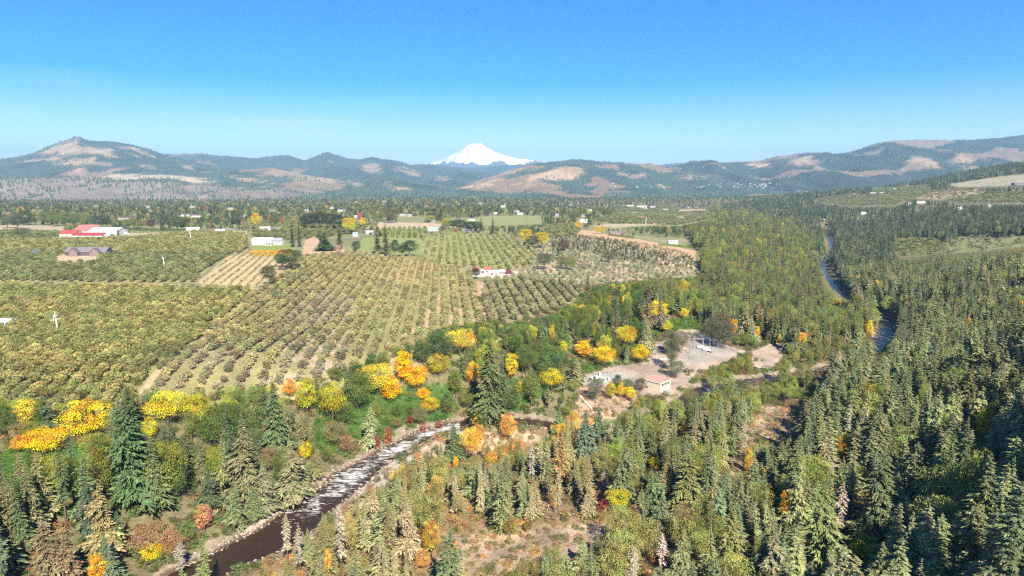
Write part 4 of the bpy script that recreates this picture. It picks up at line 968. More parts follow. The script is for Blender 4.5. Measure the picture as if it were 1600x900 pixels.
for u, vb, hp, wp, tint, lab in [(12,356,18,24,(0.09,0.13,0.06),"green tree behind the bare field at the far left frame edge"),(28,358,22,26,(0.06,0.09,0.045),"dark tree over the left end of the bare field"),(70,352,20,20,(0.12,0.15,0.055),"first light green tree in the row behind the bare field"),(86,354,23,22,(0.11,0.14,0.05),"tallest green tree of the row behind the bare field"),
     (102,356,24,22,(0.12,0.15,0.05),"broad green tree behind the red hipped roof"),(118,356,23,20,(0.09,0.13,0.05),"green tree behind the faded red roof"),(136,357,22,20,(0.13,0.15,0.05),"olive tree behind the packing sheds"),(154,358,22,20,(0.06,0.09,0.05),"dark tree behind the white metal roof"),(168,357,18,16,(0.06,0.09,0.05),"smaller dark tree behind the white metal roof"),
     (202,358,16,20,(0.12,0.15,0.05),"olive green tree at the clipped hedge's left end"),(222,358,14,18,(0.14,0.16,0.05),"light green tree behind the clipped hedge"),(236,359,16,16,(0.09,0.05,0.05),"maroon tree behind the clipped hedge"),(256,358,24,20,(0.05,0.08,0.05),"dark tree behind the clipped hedge's middle"),(278,360,22,26,(0.08,0.11,0.05),"wide dark green tree behind the clipped hedge's right end"),
     (372,358,24,18,(0.05,0.075,0.045),"dark tree left of the yellow tree behind the farmhouse"),(340,357,18,10,(0.07,0.10,0.07),"slim dark tree by the greenhouses"),(430,352,16,24,(0.10,0.13,0.05),"green tree left of the dark oak row"),(610,349,24,22,(0.11,0.10,0.06),"brown green tree beyond the two tall brown conifers"),(595,345,14,16,(0.14,0.16,0.05),"light tree beyond the two tall brown conifers")]:
    px_tree("broad", u, vb, hp, wp, tint, lab, var=0)
for k, (u, vb, hp, wp) in enumerate([(485,359,26,24),(500,359,29,26),(515,359,26,24),(530,359,24,22),(476,359,20,16),(720,361,18,26),(735,364,18,24),(708,358,14,18),(745,362,16,16)]):
    px_tree("broad", u, vb, hp, wp, (0.04,0.055,0.035), "dark evergreen oak in the solid row behind the brown roofed house" if k < 5 else "dark leafy tree of the row along the striped orchard's top", var=0, group="dark oak row behind the brown roofed house" if k < 5 else "dark trees along the striped orchard's top")
for u, vb, hp, wp, lab in [(533,905,120,36,"bleached dead conifer beside the still brown water"),(450,880,80,30,"thin bare topped snag over the dark pool"),(470,905,88,30,"pale dead fir right of the thin snag over the pool"),
     (1146,525,52,12,"white bare trunk standing before the dark wood by the yard"),(285,905,60,38,"grey bare thicket tree on the lower left bank"),(1032,900,70,30,"pinkish bare tree at the lower centre"),
     (990,920,70,40,"wide bleached bare tree at the lower edge"),(1310,850,100,36,"grey dead fir in front of the lower right firs"),(1325,690,60,26,"grey topped dead fir near the slim orange tree"),(1256,620,26,8,"short pale snag in the river willows"),
     (945,775,44,24,"pale dead tree left of the lime yellow one"),(1162,720,70,20,"bleached snag beside the brown clearing"),(830,760,70,24,"grey snag left of the tan dying conifer"),
     (1282,540,34,8,"left white trunk on the far river bank"),(1296,548,34,8,"middle white trunk on the far river bank"),(1320,545,34,10,"right white trunk on the far river bank")]:
    if "trunk" in lab or "short pale" in lab: px_tree("snag", u, vb, hp, wp * .8, (1,1,1), lab)
    else: px_tree("conifer", u, vb, hp, wp * 1.05, (0.30,0.27,0.20) if "pink" not in lab else (0.42,0.33,0.28), lab, var=5, name="dead_tree", cat="dead tree")

# --- open ground kept round the buildings
FAR_HOUSES = [(172,337,12),(193,343,20),(215,343,9),(288,338,14),(306,339,16),(322,338,10),(300,361,22),(328,363,16),(343,364,18),(358,363,14),(374,350,10),(2,347,12),(30,339,8),(412,331,9),(425,329,14),(418,341,8),(413,360,18),(430,361,20),(455,318,9),
    (533,330,14),(593,331,12),(602,328,10),(630,338,12),(640,339,8),(667,348,9),(676,348,8),(737,345,12),(786,324,8),(870,338,7),(905,347,9),(985,324,12),(1003,325,18),(1020,325,10),(990,335,16),(1002,342,13),(965,329,9),(1040,329,11),(1066,343,8),(940,338,7),
    (520,317,8),(600,315,7),(700,319,8),(300,324,8),(150,322,8),(250,319,7),(350,319,8),(385,336,8),(480,330,8),(560,321,8),(650,321,8),(750,318,8),(820,322,8),(890,322,7),(60,330,8),(110,326,8),(235,330,9),(360,327,10),(378,341,9),(500,327,7),(850,340,8),(775,336,8),
    (1365,303,13),(1378,303,8),(1440,318,14),(1424,320,9),(1420,291,8),(1400,297,9),(1350,335,8),(1335,304,7),(1500,328,8),(1545,323,7),(1290,346,6)]
_r = random.Random(77)
for _k in range(24):
    _v = _r.choice((318, 321, 324, 327, 331, 335, 340)) + _r.uniform(-1.5, 1.5); FAR_HOUSES.append((round(_r.uniform(10, 1090)), round(_v, 1), round(_r.uniform(6, 10) * (0.7 + (_v - 315) * .02))))
for u, v, w in FAR_HOUSES + [(105,371,24),(131,367,34),(136,373,47),(160,368.5,44),(134,400,66),(409,383,31),(431,383,18),(523,391,17),(555,370,7),(577,366,10),(676,361,15),(730,363,14),(762,427,12),(775,430,10),(965,367,22),(1052,381,14),(912,348,11),(52,400,9)]:
    x, y, z = ground_at(u, v); t = (y * math.cos(PITCH) + (CZ - z) * math.sin(PITCH)) / F; SPEC.append((x, y + 5, w * t * .62))
    if w < 13 and v < 352 and int(u) % 3: continue
    d = y * math.cos(PITCH) + (CZ - z) * math.sin(PITCH); hh = 2.5 + 0.02 * w * t; i0 = int(v - hh / t) ; SEE_MAP[max(0, i0):int(v) + 1, int(u - w/2) + 400:int(u + w/2) + 401] = d

# --- the woods between them ----------------------------------------------------
ZONES = [ # outline of the tree feet, keep share, height range, [(kind, tint, weight, width factor)], place phrase
 ("green glade above the river bend", GLADE, 0.42, (6,12), [("broad",B_GREEN,3,1.0),("broad",B_YG,2,1.0),("broad",(0.2,0.16,0.07),1,1.0)]),
 ("green glade at the far left", GLADE_B, 0.2, (6,11), [("broad",B_GREEN,2,1.0),("broad",(0.2,0.16,0.07),1,1)]),
 ("bright grass by the pad", GLADE_C, 0.22, (6,11), [("broad",B_GREEN,2,1.0),("broad",B_YG,1,1.0)]),
 ("bright grass at the dirt lane", GLADE_D, 0.1, (5,8), [("broad",B_GREEN,1,1.0)]),
 ("dirt bank", DIRT_C, 0.12, (4,8), [("broad",(0.15,0.15,0.05),1,1.0)]),
 ("yard", YARD, 0.0, (4,8), [("broad",B_GREEN,1,1)]), ("yard", YARD_B, 0.0, (4,8), [("broad",B_GREEN,1,1)]), ("pad", PAD, 0.0, (4,8), [("broad",B_GREEN,1,1)]),
 ("pale clearing", CLEAR, 0.42, (5,13), [("broad",(0.24,0.20,0.06),2,0.9),("broad",(0.45,0.24,0.08),2,0.8),("conifer",(0.19,0.19,0.09),3,1.0)]),
 ("pale thicket", CLEAR_B, 0.30, (7,13), [("broad",(0.20,0.19,0.06),3,0.9),("broad",(0.34,0.22,0.10),1,0.9),("conifer",C_MID,2,1)]),
 ("brown clearing", CLEAR_C, 0.08, (6,10), [("broad",B_RUST,1,1.0)]),
 ("willow thicket between yard and river", [(1050,635),(1075,600),(1150,570),(1200,560),(1215,578),(1180,592),(1120,608),(1060,640),(1000,650),(960,650),(985,630),(1020,622)], 1.0, (9,14), [("broad",(0.19,0.20,0.05),5,0.9),("broad",(0.15,0.17,0.05),3,0.9),("broad",(0.22,0.19,0.05),1,0.8)]),
 ("willow island beyond the water", [(1130,640),(1200,605),(1240,590),(1290,590),(1275,620),(1230,640),(1180,655)], 0.9, (9,13), [("broad",(0.18,0.20,0.055),5,0.85),("broad",(0.16,0.17,0.07),2,0.9)]),
 ("willow spit", [(1215,560),(1270,540),(1350,545),(1365,510),(1355,480),(1375,500),(1372,545),(1330,560),(1270,572),(1215,580)], 0.8, (8,13), [("broad",(0.16,0.19,0.06),5,0.8),("broad",(0.2,0.19,0.06),2,0.8)]),
 ("olive bank left of the rapids", [(395,770),(420,700),(470,690),(545,700),(560,715),(500,755),(440,785),(400,805)], 1.0, (12,19), [("broad",(0.16,0.17,0.06),6,0.75),("conifer",C_OLIVE,2,1.1),("broad",(0.2,0.16,0.09),1,0.9)]),
 ("lower left bank", [(-400,800),(80,800),(300,820),(330,850),(290,900),(200,1250),(-400,1250)], 1.0, (15,26), [("conifer",(0.095,0.125,0.06),4,1.1),("conifer",C_BLUE,1.5,1),("conifer",(0.18,0.165,0.08),2,1.05),("broad",B_GREEN,2,0.9)]),
 ("left slope below the orchard", [(-400,620),(0,632),(230,612),(480,590),(500,640),(490,700),(420,700),(395,770),(330,850),(300,820),(80,800),(-400,800)], 0.9, (15,24), [("conifer",C_DARK,4,1.05),("conifer",C_MID,3,1.05),("conifer",C_OLIVE,2,1.05),("broad",B_GREEN,5,0.9),("broad",(0.24,0.25,0.045),5,0.9),("broad",(0.5,0.38,0.04),0.8,0.8)]),
 ("slope between glade and orchard", [(480,560),(570,560),(700,500),(860,460),(905,440),(1000,430),(1020,440),(1010,500),(1000,520),(1010,545),(985,568),(930,570),(850,600),(760,620),(700,605),(640,600),(545,612),(498,628)], 0.8, (12,19), [("broad",B_GREEN,6,0.95),("broad",B_DARK,4,0.95),("broad",(0.13,0.16,0.04),4,0.95),("broad",(0.34,0.32,0.045),2.2,0.9),("broad",(0.5,0.37,0.04),0.8,0.8),("conifer",C_MID,2,1),("conifer",(0.13,0.11,0.065),2,0.9)]),
 ("river bank at the bend", [(700,655),(740,652),(850,645),(905,600),(905,665),(860,668),(760,655)], 0.5, (7,12), [("broad",B_YG,2,0.9),("broad",B_GREEN,3,0.9),("conifer",C_MID,1,1)]),
 ("riverside stand right of the rapids", [(330,1250),(430,905),(560,800),(640,720),(690,735),(850,690),(960,690),(965,800),(930,815),(700,825),(690,1250)], 0.85, (11,19), [("conifer",(0.20,0.20,0.095),6,1.05),("conifer",(0.25,0.23,0.125),4,1.0),("conifer",(0.15,0.175,0.085),3,1.1),("broad",(0.22,0.21,0.075),3,0.8),("broad",(0.42,0.25,0.08),0.7,0.7),("broad",(0.5,0.36,0.05),0.4,0.7)]),
 ("wood behind the pale clearing", [(860,640),(960,650),(1120,650),(1150,680),(1130,740),(1150,760),(960,840),(940,815),(965,800),(960,690),(860,668)], 0.95, (13,20), [("conifer",(0.14,0.165,0.08),5,1.1),("conifer",(0.19,0.19,0.09),3,1.05),("broad",(0.22,0.24,0.06),4,0.9),("broad",(0.14,0.17,0.065),2,0.9)]),
 ("foreground wood at the bottom", [(690,1250),(820,900),(880,870),(960,840),(1150,760),(1200,800),(1200,1250)], 0.9, (12,20), [("conifer",(0.17,0.185,0.09),4,1.1),("broad",(0.21,0.22,0.07),5,0.9),("broad",(0.28,0.24,0.09),1,0.9),("conifer",(0.13,0.165,0.085),3,1.1)]),
 ("plateau end wood", [(1000,430),(1095,430),(1098,400),(1085,385),(1060,345),(1110,325),(1180,335),(1250,355),(1275,380),(1270,420),(1300,470),(1345,500),(1350,540),(1270,540),(1215,535),(1180,530),(1110,510),(1060,505),(1030,495),(1010,480)], 0.95, (16,24), [("broad",(0.13,0.17,0.05),4,0.9),("broad",(0.20,0.23,0.055),3,0.85),("conifer",(0.17,0.165,0.085),5,1),("conifer",C_MID,4,1),("broad",(0.33,0.28,0.04),0.4,0.7)]),
]
DEFAULT_ZONE = ("fir forest of the right slope", None, 0.97, (15,25), [("conifer",(0.15,0.18,0.085),5,1.2),("conifer",(0.19,0.21,0.095),6,1.2),("conifer",(0.23,0.23,0.12),4,1.15),("conifer",(0.11,0.145,0.09),2,1.1),("broad",(0.19,0.22,0.06),2,0.9),("broad",(0.5,0.34,0.05),0.35,0.7)])
FAR_ZONE = ("forest far down the river", None, 0.95, (15,23), [("conifer",(0.09,0.12,0.07),6,1.15),("conifer",(0.13,0.155,0.08),4,1.15),("broad",(0.17,0.19,0.09),2,0.85)])
VALLEY = ("wooded valley floor", None, 1.0, (9,19), [("conifer",(0.07,0.09,0.05),4,1.2),("broad",(0.09,0.12,0.05),6,1.0),("broad",(0.16,0.18,0.07),4,1.0),("broad",(0.30,0.26,0.14),1.2,1.0),("broad",(0.2,0.17,0.08),1.0,1.0),("broad",(0.42,0.33,0.06),0.35,0.9),("broad",(0.05,0.07,0.04),3,1.1),("broad",(0.40,0.14,0.06),0.12,0.8)])

OPEN_PLATEAU = [ORCH_A, ORCH_B, ORCH_C, ORCH_D, ORCH_E, TAN_ROWS, SCRUB, BROWN, HOUSE_LOT, LAWN_LOT, FARM_YARD, HILLTOP, LAWN_A, LAWN_B, ORCH_F] + [p for p, _, _ in V_FIELDS]
WOODS = []      # (kind, item, zone name, tint number)
def scatter(x, y, zones, tag=""):
    z = height(x, y); u, v = project(x, y, z); n = len(x); r = np.hypot(x, y)
    zi = np.full(n, -1)
    for k, zn in enumerate(zones):
        if zn[1] is not None: m = (zi < 0) & pip(u, v, zn[1]); zi[m] = k
        else: zi[zi < 0] = k
    for k, zn in enumerate(zones):
        idx = np.where(zi == k)[0]
        if not len(idx): continue
        idx = idx[rng.random(len(idx)) < zn[2]]
        wts = np.array([q[2] for q in zn[4]], float); wts /= wts.sum()
        pick = rng.choice(len(wts), len(idx), p=wts)
        # neighbours tend to be alike
        pat = fbm(x[idx] / 25, y[idx] / 25, 300 + k, 2); srt = np.argsort(np.argsort(pat)) / max(1, len(idx)); cum = np.cumsum(wts)
        alike = np.searchsorted(cum, srt); pick = np.where(rng.random(len(idx)) < 0.35, np.minimum(alike, len(wts) - 1), pick)
        for q, (kind, tint, _, wf) in enumerate(zn[4]):
            ii = idx[pick == q]
            if not len(ii): continue
            h = rng.uniform(zn[3][0], zn[3][1], len(ii)) * (0.86 + 0.28 * rng.random(len(ii)))
            if kind == "broad": h *= 0.78
            wreal = h * (0.34 if kind == "conifer" else 0.62) * wf * rng.uniform(0.85, 1.2, len(ii))
            ok = np.zeros(len(ii), bool)
            for f in ((1.0, 0.78, 0.6, 0.46, 0.34) if kind == 'conifer' else (1.0, 0.78, 0.6, 0.46, 0.34, 0.24)):
                t = ~ok; good = ~hidden_check(x[ii][t], y[ii][t], z[ii][t], h[t] * f, wreal[t] * max(f, .6), kind == 'conifer'); q_ = np.where(t)[0][good]
                h[q_] *= f; wreal[q_] *= max(f ** .6, .6); ok[q_] = True
            nv = len(KIND_MESHES[kind][0])
            for j in np.where(ok)[0]:
                i = ii[j]; f = 0.72 + 0.56 * rng.random(); g = 1 + (rng.random(3) - .5) * 0.16
                hh, ww = h[j], wreal[j]
                unit = ww / (0.34 if kind == "conifer" else 1.0)
                WOODS.append((kind, (x[i], y[i], z[i] - 0.25, hh, unit, rng.random() * 6.28, int(rng.integers(nv)), tuple(np.array(tint) * f * g)), zn[0], q))
def far_from_spec(x, y, pad=0.0):
    ok = np.ones(len(x), bool)
    for sx, sy, sr in SPEC: ok &= np.hypot(x - sx, y - sy) > sr + pad
    return ok

# near woods
gx, gy = np.meshgrid(np.arange(-330, 560, 4.9), np.arange(95, 760, 4.9))
x = (gx + rng.uniform(-2.4, 2.4, gx.shape)).ravel(); y = (gy + rng.uniform(-2.4, 2.4, gy.shape)).ravel()
k = (np.abs(x) < y * 0.95 + 45); x, y = x[k], y[k]
z = height(x, y); u, v = project(x, y, z)
dr, side, _ = near_river(x, y)
k = (dr > 1.0 + 4 * rng.random(len(x))) & ~((u < 1095) & (v < 600) & np.any([pip(u, v, p) for p in OPEN_PLATEAU if p not in (ORCH_A, ORCH_B)], axis=0)) & far_from_spec(x, y, 1.2)
k &= ~(pip(u, v, [(-900,620),(-400,630),(0,632),(100,630),(230,612),(480,592),(560,572),(640,545),(760,502),(860,490),(910,452),(1095,432),(1095,300),(-900,300)]))
k &= ~pip(u, v, BAR_L) 
k &= (rng.random(len(x)) < np.where(v > 760, 0.62, 0.82))
scatter(x[k], y[k], ZONES + [DEFAULT_ZONE])
# middle and far woods on the right and down the river
def far_field(y0, y1, step, keep=1.0):
    gx, gy = np.meshgrid(np.arange(-0.9 * y1 - 60, 1.0 * y1 + 60, step), np.arange(y0, y1, step))
    x = (gx + rng.uniform(-.45, .45, gx.shape) * step).ravel(); y = (gy + rng.uniform(-.45, .45, gy.shape) * step).ravel()
    k = (np.abs(x) < y * 0.86 + 30) & (rng.random(len(x)) < keep); x, y = x[k], y[k]
    return x, y
GORGE = [(1000,430),(1095,432),(1100,400),(1085,386),(1062,345),(1110,328),(1150,320),(1250,300),(1330,250),(1500,150),(2600,100),(2600,900),(1000,900)]
for y0, y1, st in ((760, 1500, 8.5), (1500, 3000, 15.0)):
    x, y = far_field(y0, y1, st); z = height(x, y); u, v = project(x, y, z)
    dr, _, _ = near_river(x, y)
    k = pip(u, v, GORGE) & ((dr > 3) | (y > 1700)) & ~np.any([pip(u, v, p) for p, _, _ in R_FIELDS], axis=0) & far_from_spec(x, y, 2)
    for p in (BROWN, SCRUB): k &= ~pip(u, v, p)
    pz = [z_ for z_ in ZONES if z_[0] == "plateau end wood"]
    scatter(x[k], y[k], pz + [FAR_ZONE])
# valley floor on the plateau: woods, hedges and gardens
for y0, y1, st in ((820, 1300, 12.0), (1300, 2300, 14.0), (2300, 4300, 24.0)):
    x, y = far_field(y0, y1, st); z = height(x, y); u, v = project(x, y, z)
    k = ~pip(u, v, GORGE) & far_from_spec(x, y, 3)
    for p in OPEN_PLATEAU: k &= ~pip(u, v, p)
    k &= v < 372
    clump = fbm(x / 160, y / 110, 400, 3)
    dens = np.where(v > 352, 0.42, np.where(v > 338, 0.60, np.where(v > 326, 0.68, 0.72)))
    k &= (clump + (rng.random(len(x)) - 0.5) * 0.35 > 1 - dens * 0.9 - 0.12)
    scatter(x[k], y[k], [VALLEY])

# --- individuals for the 300 that show largest of each kind, the rest as one mass
def shows(it):
    x, y, z, h = it[:4]; d = y * math.cos(PITCH) + (CZ - z) * math.sin(PITCH)
    if d < 20: return 0
    u, v = project(np.array([x]), np.array([y]), np.array([z + h * .6])); u, v = u[0], v[0]
    if not (-15 < u < 1615 and v < 925): return 0
    return h * it[4] / d ** 2
for kind, it, lab, nm, cat, grp in TREES: single(kind, it, lab, grp, nm, cat)
SIDES = [("lone orange gold maple", 1226, 790), ("pump house", 1032, 605), ("lime yellow tree", 967, 780), ("tan dying conifer", 875, 715), ("golden slope maple", 1446, 710), ("star topped fir", 1425, 740),
         ("orchard corner fir", 762, 600), ("tallest dark fir", 205, 700), ("rust oak", 320, 800), ("rapids", 560, 735), ("big yellow maple clump", 615, 590), ("wide yellow green maple", 1345, 850),
         ("brown clearing", 1215, 660), ("pale clearing", 830, 850), ("far right yellow maple", 1534, 670), ("shaded steep slope", 1570, 600), ("gravel bar", 400, 830), ("pool snag", 470, 860), ("large pointed fir", 1072, 760),
         ("two tan conifers", 92, 860), ("slim orange tree", 1316, 700), ("willow island", 1200, 620), ("big olive brown conifer", 385, 720), ("thicket's orange trees", 735, 700), ("huge foreground fir", 1280, 820)]
SHADE = {"conifer": ["dark", "mid green", "olive", "grey green", "brownish"], "broad": ["leafy green", "yellowish green", "dull green", "ochre green", "deep green"]}
def tone(kind, t):
    r, g, b = t
    if r > g * 1.15: return "brownish" if kind == "conifer" else "tawny"
    if r > g * 0.97: return "olive" if r + g > 0.24 else "dull olive"
    if g > 0.15: return "pale green" if kind == "conifer" else "light green"
    if g > 0.115: return "mid green"
    return "dark green" if b < g * 0.68 else "grey green"
def describe(kind, it, zone, nth):
    u, v = project(np.array([it[0]]), np.array([it[1]]), np.array([it[2] + it[3] * .5])); u, v = u[0], v[0]
    c = sorted(((u - a) ** 2 + (v - b) ** 2, n, a, b) for n, a, b in SIDES)[0]; dist = math.sqrt(c[0])
    du, dv = u - c[2], v - c[3]
    rel = ("right of" if du > 0 else "left of") if abs(du) > abs(dv) else ("below" if dv > 0 else "behind")
    near = "close " if dist < 45 else ("" if dist < 110 else "well ")
    size = "tall " if it[3] > (21 if kind == "conifer" else 15) else ("small " if it[3] < (15 if kind == "conifer" else 10) else "")
    return (f"{size}{tone(kind, it[7])} {'conifer' if kind == 'conifer' else 'leafy tree'}", f"{near}{rel} the {c[1]}"), c[1], u
LABELS = {}
def uniq(key, obj, u):
    LABELS.setdefault(key, []).append((u, obj))
for kind, nice, stuff_name in (("conifer", "conifers", "conifer_forest"), ("broad", "leafy trees", "broadleaf_woodland")):
    L_ = [w for w in WOODS if w[0] == kind]
    sc = np.array([shows(w[1]) for w in L_]); order = np.argsort(-sc)
    have = sum(1 for t in TREES if t[0] == kind)
    top = [i for i in order[:max(0, 298 - have)] if sc[i] > 0]; tops = set(top)
    for i in top:
        key, ref, u_ = describe(kind, L_[i][1], L_[i][2], 0)
        uniq(key, single(kind, L_[i][1], "", f"{nice} around the {ref}"), u_)
    for k in range(len(KIND_MESHES[kind][0])):
        if (kind, k) not in SOURCES:
            i = next(i for i in order if L_[i][1][6] == k and i not in tops); tops.add(i); key, ref, u_ = describe(kind, L_[i][1], L_[i][2], 0); uniq(key, single(kind, L_[i][1], "", f"{nice} around the {ref}"), u_)
    rest = [L_[i][1] for i in order if i not in tops]
    mass(stuff_name, kind, rest, "mixed forest of dark and olive conifers over slopes and valley" if kind == "conifer" else "green and turning leafy woodland between the conifers and over the valley floor", "forest" if kind == "conifer" else "woodland")
    print(kind, len(top), len(rest))

# --- shrubs and brambles
def undergrowth():
    gx, gy = np.meshgrid(np.arange(-330, 420, 2.6), np.arange(110, 620, 2.6))
    x = (gx + rng.uniform(-1.2, 1.2, gx.shape)).ravel(); y = (gy + rng.uniform(-1.2, 1.2, gy.shape)).ravel()
    k = (np.abs(x) < y * 0.85 + 20); x, y = x[k], y[k]; z = height(x, y); u, v = project(x, y, z)
    dr, _, _ = near_river(x, y)
    k = (dr > 2.5) & (z < 26.5) & ~np.any([pip(u, v, p) & (rng.random(len(u)) > (0.06 if p in (YARD, YARD_B) else 0)) for p in (YARD, PAD, YARD_B, ORCH_A, ORCH_B, ORCH_E, SCRUB, BAR_L)], axis=0)
    x, y, z, u, v, dr = x[k], y[k], z[k], u[k], v[k], dr[k]
    gl = np.any([pip(u, v, p) for p in (GLADE, GLADE_B, GLADE_C, GLADE_D)], axis=0)
    cl = np.any([pip(u, v, p) for p in (CLEAR, CLEAR_C, DIRT_C)], axis=0); cb = pip(u, v, CLEAR_B)
    low = pip(u, v, [(330,950),(560,760),(660,700),(860,668),(960,670),(1180,650),(1250,620),(1200,760),(1000,1000),(330,1200)])
    pr = np.where(gl, 0.95, np.where(cl, 0.7, np.where(cb, 0.6, np.where(low, 0.5, 0.4)))); pr = np.where(dr < 7, 0.5, pr)
    k = rng.random(len(x)) < pr
    items = []
    for i in np.where(k)[0]:
        q = rng.random(); h = rng.uniform(0.8, 2.0)
        if gl[i]: t = (0.085, 0.17, 0.03) if q < .6 else ((0.14, 0.2, 0.045) if q < .9 else (0.22, 0.19, 0.08)); h *= 1.0
        elif cl[i] or cb[i] or low[i]: t = (0.22, 0.2, 0.08) if q < .45 else ((0.40, 0.24, 0.10) if q < .62 else ((0.32, 0.24, 0.13) if q < .85 else (0.12, 0.14, 0.05))); h *= (0.8 if cl[i] else 1.2)
        else: t = (0.10, 0.15, 0.045) if q < .5 else ((0.13, 0.13, 0.05) if q < .85 else (0.26, 0.17, 0.08)); h *= 1.3
        f = rng.uniform(.75, 1.25)
        items.append((x[i], y[i], z[i], h, h * rng.uniform(1.1, 1.9), rng.random() * 6, int(rng.integers(2)), tuple(c * f for c in t)))
    mass("undergrowth", "bush", items, "low brambles and dry shrubs covering glades and clearings", "undergrowth"); print("bush", len(items))
undergrowth()

# --- orchards
def orchard_points(poly, az_u, spacing, along, jit=0.35, thin=1.0, ph=0.0):
    g = [ground_at(min(max(a, -250), 1900), b)[:2] for a, b in poly]
    X0, X1 = min(p[0] for p in g) - 20, max(p[0] for p in g) + 20; Y0, Y1 = min(p[1] for p in g) - 20, max(p[1] for p in g) + 20
    a = math.atan((az_u - CU) / F); ca, sa = math.cos(a), math.sin(a)
    Rr = math.hypot(X1 - X0, Y1 - Y0); cx, cy = (X0 + X1) / 2, (Y0 + Y1) / 2
    q0, p0 = cx * ca - cy * sa, cx * sa + cy * ca
    qs = (np.arange(int((q0 - Rr/2) / spacing), int((q0 + Rr/2) / spacing)) + 0.0 - ph) * spacing; ps = np.arange(p0 - Rr/2, p0 + Rr/2, along)
    Q, P = np.meshgrid(qs, ps); Q = Q + rng.normal(size=Q.shape) * jit; P = P + rng.normal(size=P.shape) * jit * 1.5
    x = (Q * ca + P * sa).ravel(); y = (-Q * sa + P * ca).ravel()
    z = height(x, y); u, v = project(x, y, z); k = pip(u, v, poly) & (rng.random(len(x)) < thin) & far_from_spec(x, y, 2)
    return x[k], y[k], z[k], u[k], v[k]
ORCHARD = []
def plant(poly, az_u, spacing, along, h, tint, where, wf=1.0, **kw):
    x, y, z, u, v = orchard_points(poly, az_u, spacing, along, **kw)
    for i in range(len(x)):
        hh = h * rng.uniform(.8, 1.2); f = rng.uniform(.62, 1.4); t = np.array(tint(u[i], v[i], x[i], y[i]) if callable(tint) else tint) * f * (1 + (rng.random(3) - .5) * .14)
        ORCHARD.append(("orchard", (x[i], y[i], z[i] - .1, hh, hh * 0.95 * wf * rng.uniform(.85, 1.15), rng.random() * 6.28, int(rng.integers(3)), tuple(t)), where, 0))
def tint_a(u, v, x, y):
    n = float(fbm(np.array([x / 30]), np.array([y / 30]), 500, 3)[0])
    return (0.17 + 0.13 * n, 0.185 + 0.08 * n, 0.07 + 0.03 * n)
def tint_b(u, v, x, y):
    n = float(fbm(np.array([x / 30]), np.array([y / 30]), 510, 3)[0])
    if pip(np.array([u]), np.array([v]), [(420,590),(450,500),(500,460),(560,470),(560,560),(480,610),(240,612),(330,540)])[0] and n > .42: return (0.24, 0.215, 0.13)
    return (0.21 + 0.09 * n, 0.21 + 0.05 * n, 0.095 + 0.03 * n)
plant(ORCH_A, 560, 5.8, 4.0, 4.1, tint_a, "left orchard block", wf=1.12, jit=0.5)
plant(ORCH_B, 693, 7.0, 3.9, 4.0, tint_b, "middle orchard block", wf=1.08, thin=0.96)
plant(ORCH_E, 690, 7.5, 3.6, 4.4, (0.22,0.21,0.105), "orchard corner by the wood", wf=1.1, jit=.25)
plant([p for p in ORCH_C], 560, 8.0, 5.0, 4.8, lambda u, v, x, y: (0.22,0.215,0.085) if v < 398 else (0.17,0.18,0.075), "upper left orchard", wf=1.15, jit=.5)
plant(ORCH_D, 700, 8.0, 5.0, 4.0, (0.22,0.24,0.09), "striped orchard", thin=0.92)
plant(ORCH_F, 640, 8.0, 5.5, 4.6, (0.18,0.2,0.07), "far orchard square")
plant(TAN_ROWS, 560, 7.0, 3.2, 1.6, (0.24,0.22,0.10), "young rows of the dry field", thin=0.6)
for poly, col, k in V_FIELDS + R_FIELDS:
    if k == "orchard": plant(poly, 650, 12, 8.0, 5.2, (0.17,0.18,0.075), "distant orchards", wf=1.25, jit=1.0)
    elif k == "scrub": plant(poly, 650, 16, 12.0, 4.5, (0.18,0.17,0.09), "distant orchards", jit=5)
plant(SCRUB, 690, 7.0, 5.0, 2.6, (0.21,0.21,0.12), "young plantation", thin=0.72, jit=1.0)
keep = [o for o in ORCHARD if not pip(*[np.array([q]) for q in [float(a[0]) for a in project(np.array([o[1][0]]), np.array([o[1][1]]), np.array([o[1][2]]))]], HOUSE_LOT + [])[0]]
ORCHARD = keep
sc = np.array([shows(o[1]) for o in ORCHARD]); order = np.argsort(-sc)
top = [i for i in order[:298] if sc[i] > 0]; tops = set(top)
for i in top:
    it = ORCHARD[i][1]; u, v = project(np.array([it[0]]), np.array([it[1]]), np.array([it[2] + 2])); u, v = u[0], v[0]
    if "left" in ORCHARD[i][2]:
        bit = "left frame edge" if u < 90 else ("yellow maples" if u < 215 else "grassy track")
    else: bit = "grassy track" if u < 300 else ("dark fir tip" if u < 460 else ("big yellow maple clump" if u < 690 else "tall dark fir"))
    row = "front row" if v > np.interp(u, [0,220,480,700,860],[605,590,575,500,480]) else ("near rows" if v > np.interp(u, [0,220,480,700,860],[590,575,560,490,470]) else "upper rows")
    tn = tone("broad", it[7]).replace("light ", "").replace("dark ", "")
    q = "wide" if it[4] > 4.9 else ("small" if it[4] < 4.1 else "middling"); side_ = ORCHARD[i][2].split()[0]
    uniq((f"{q} {tn} fruit tree", f"{row}, {side_} orchard, by {bit}"), single("orchard", it, "", f"fruit trees in the {row} of the {side_} orchard by {bit}"), u)
mass("orchard_rows", "orchard", [ORCHARD[i][1] for i in order if i not in tops], "rows of dusty green fruit trees covering the plateau fields", "orchard"); print("orchard", len(ORCHARD))

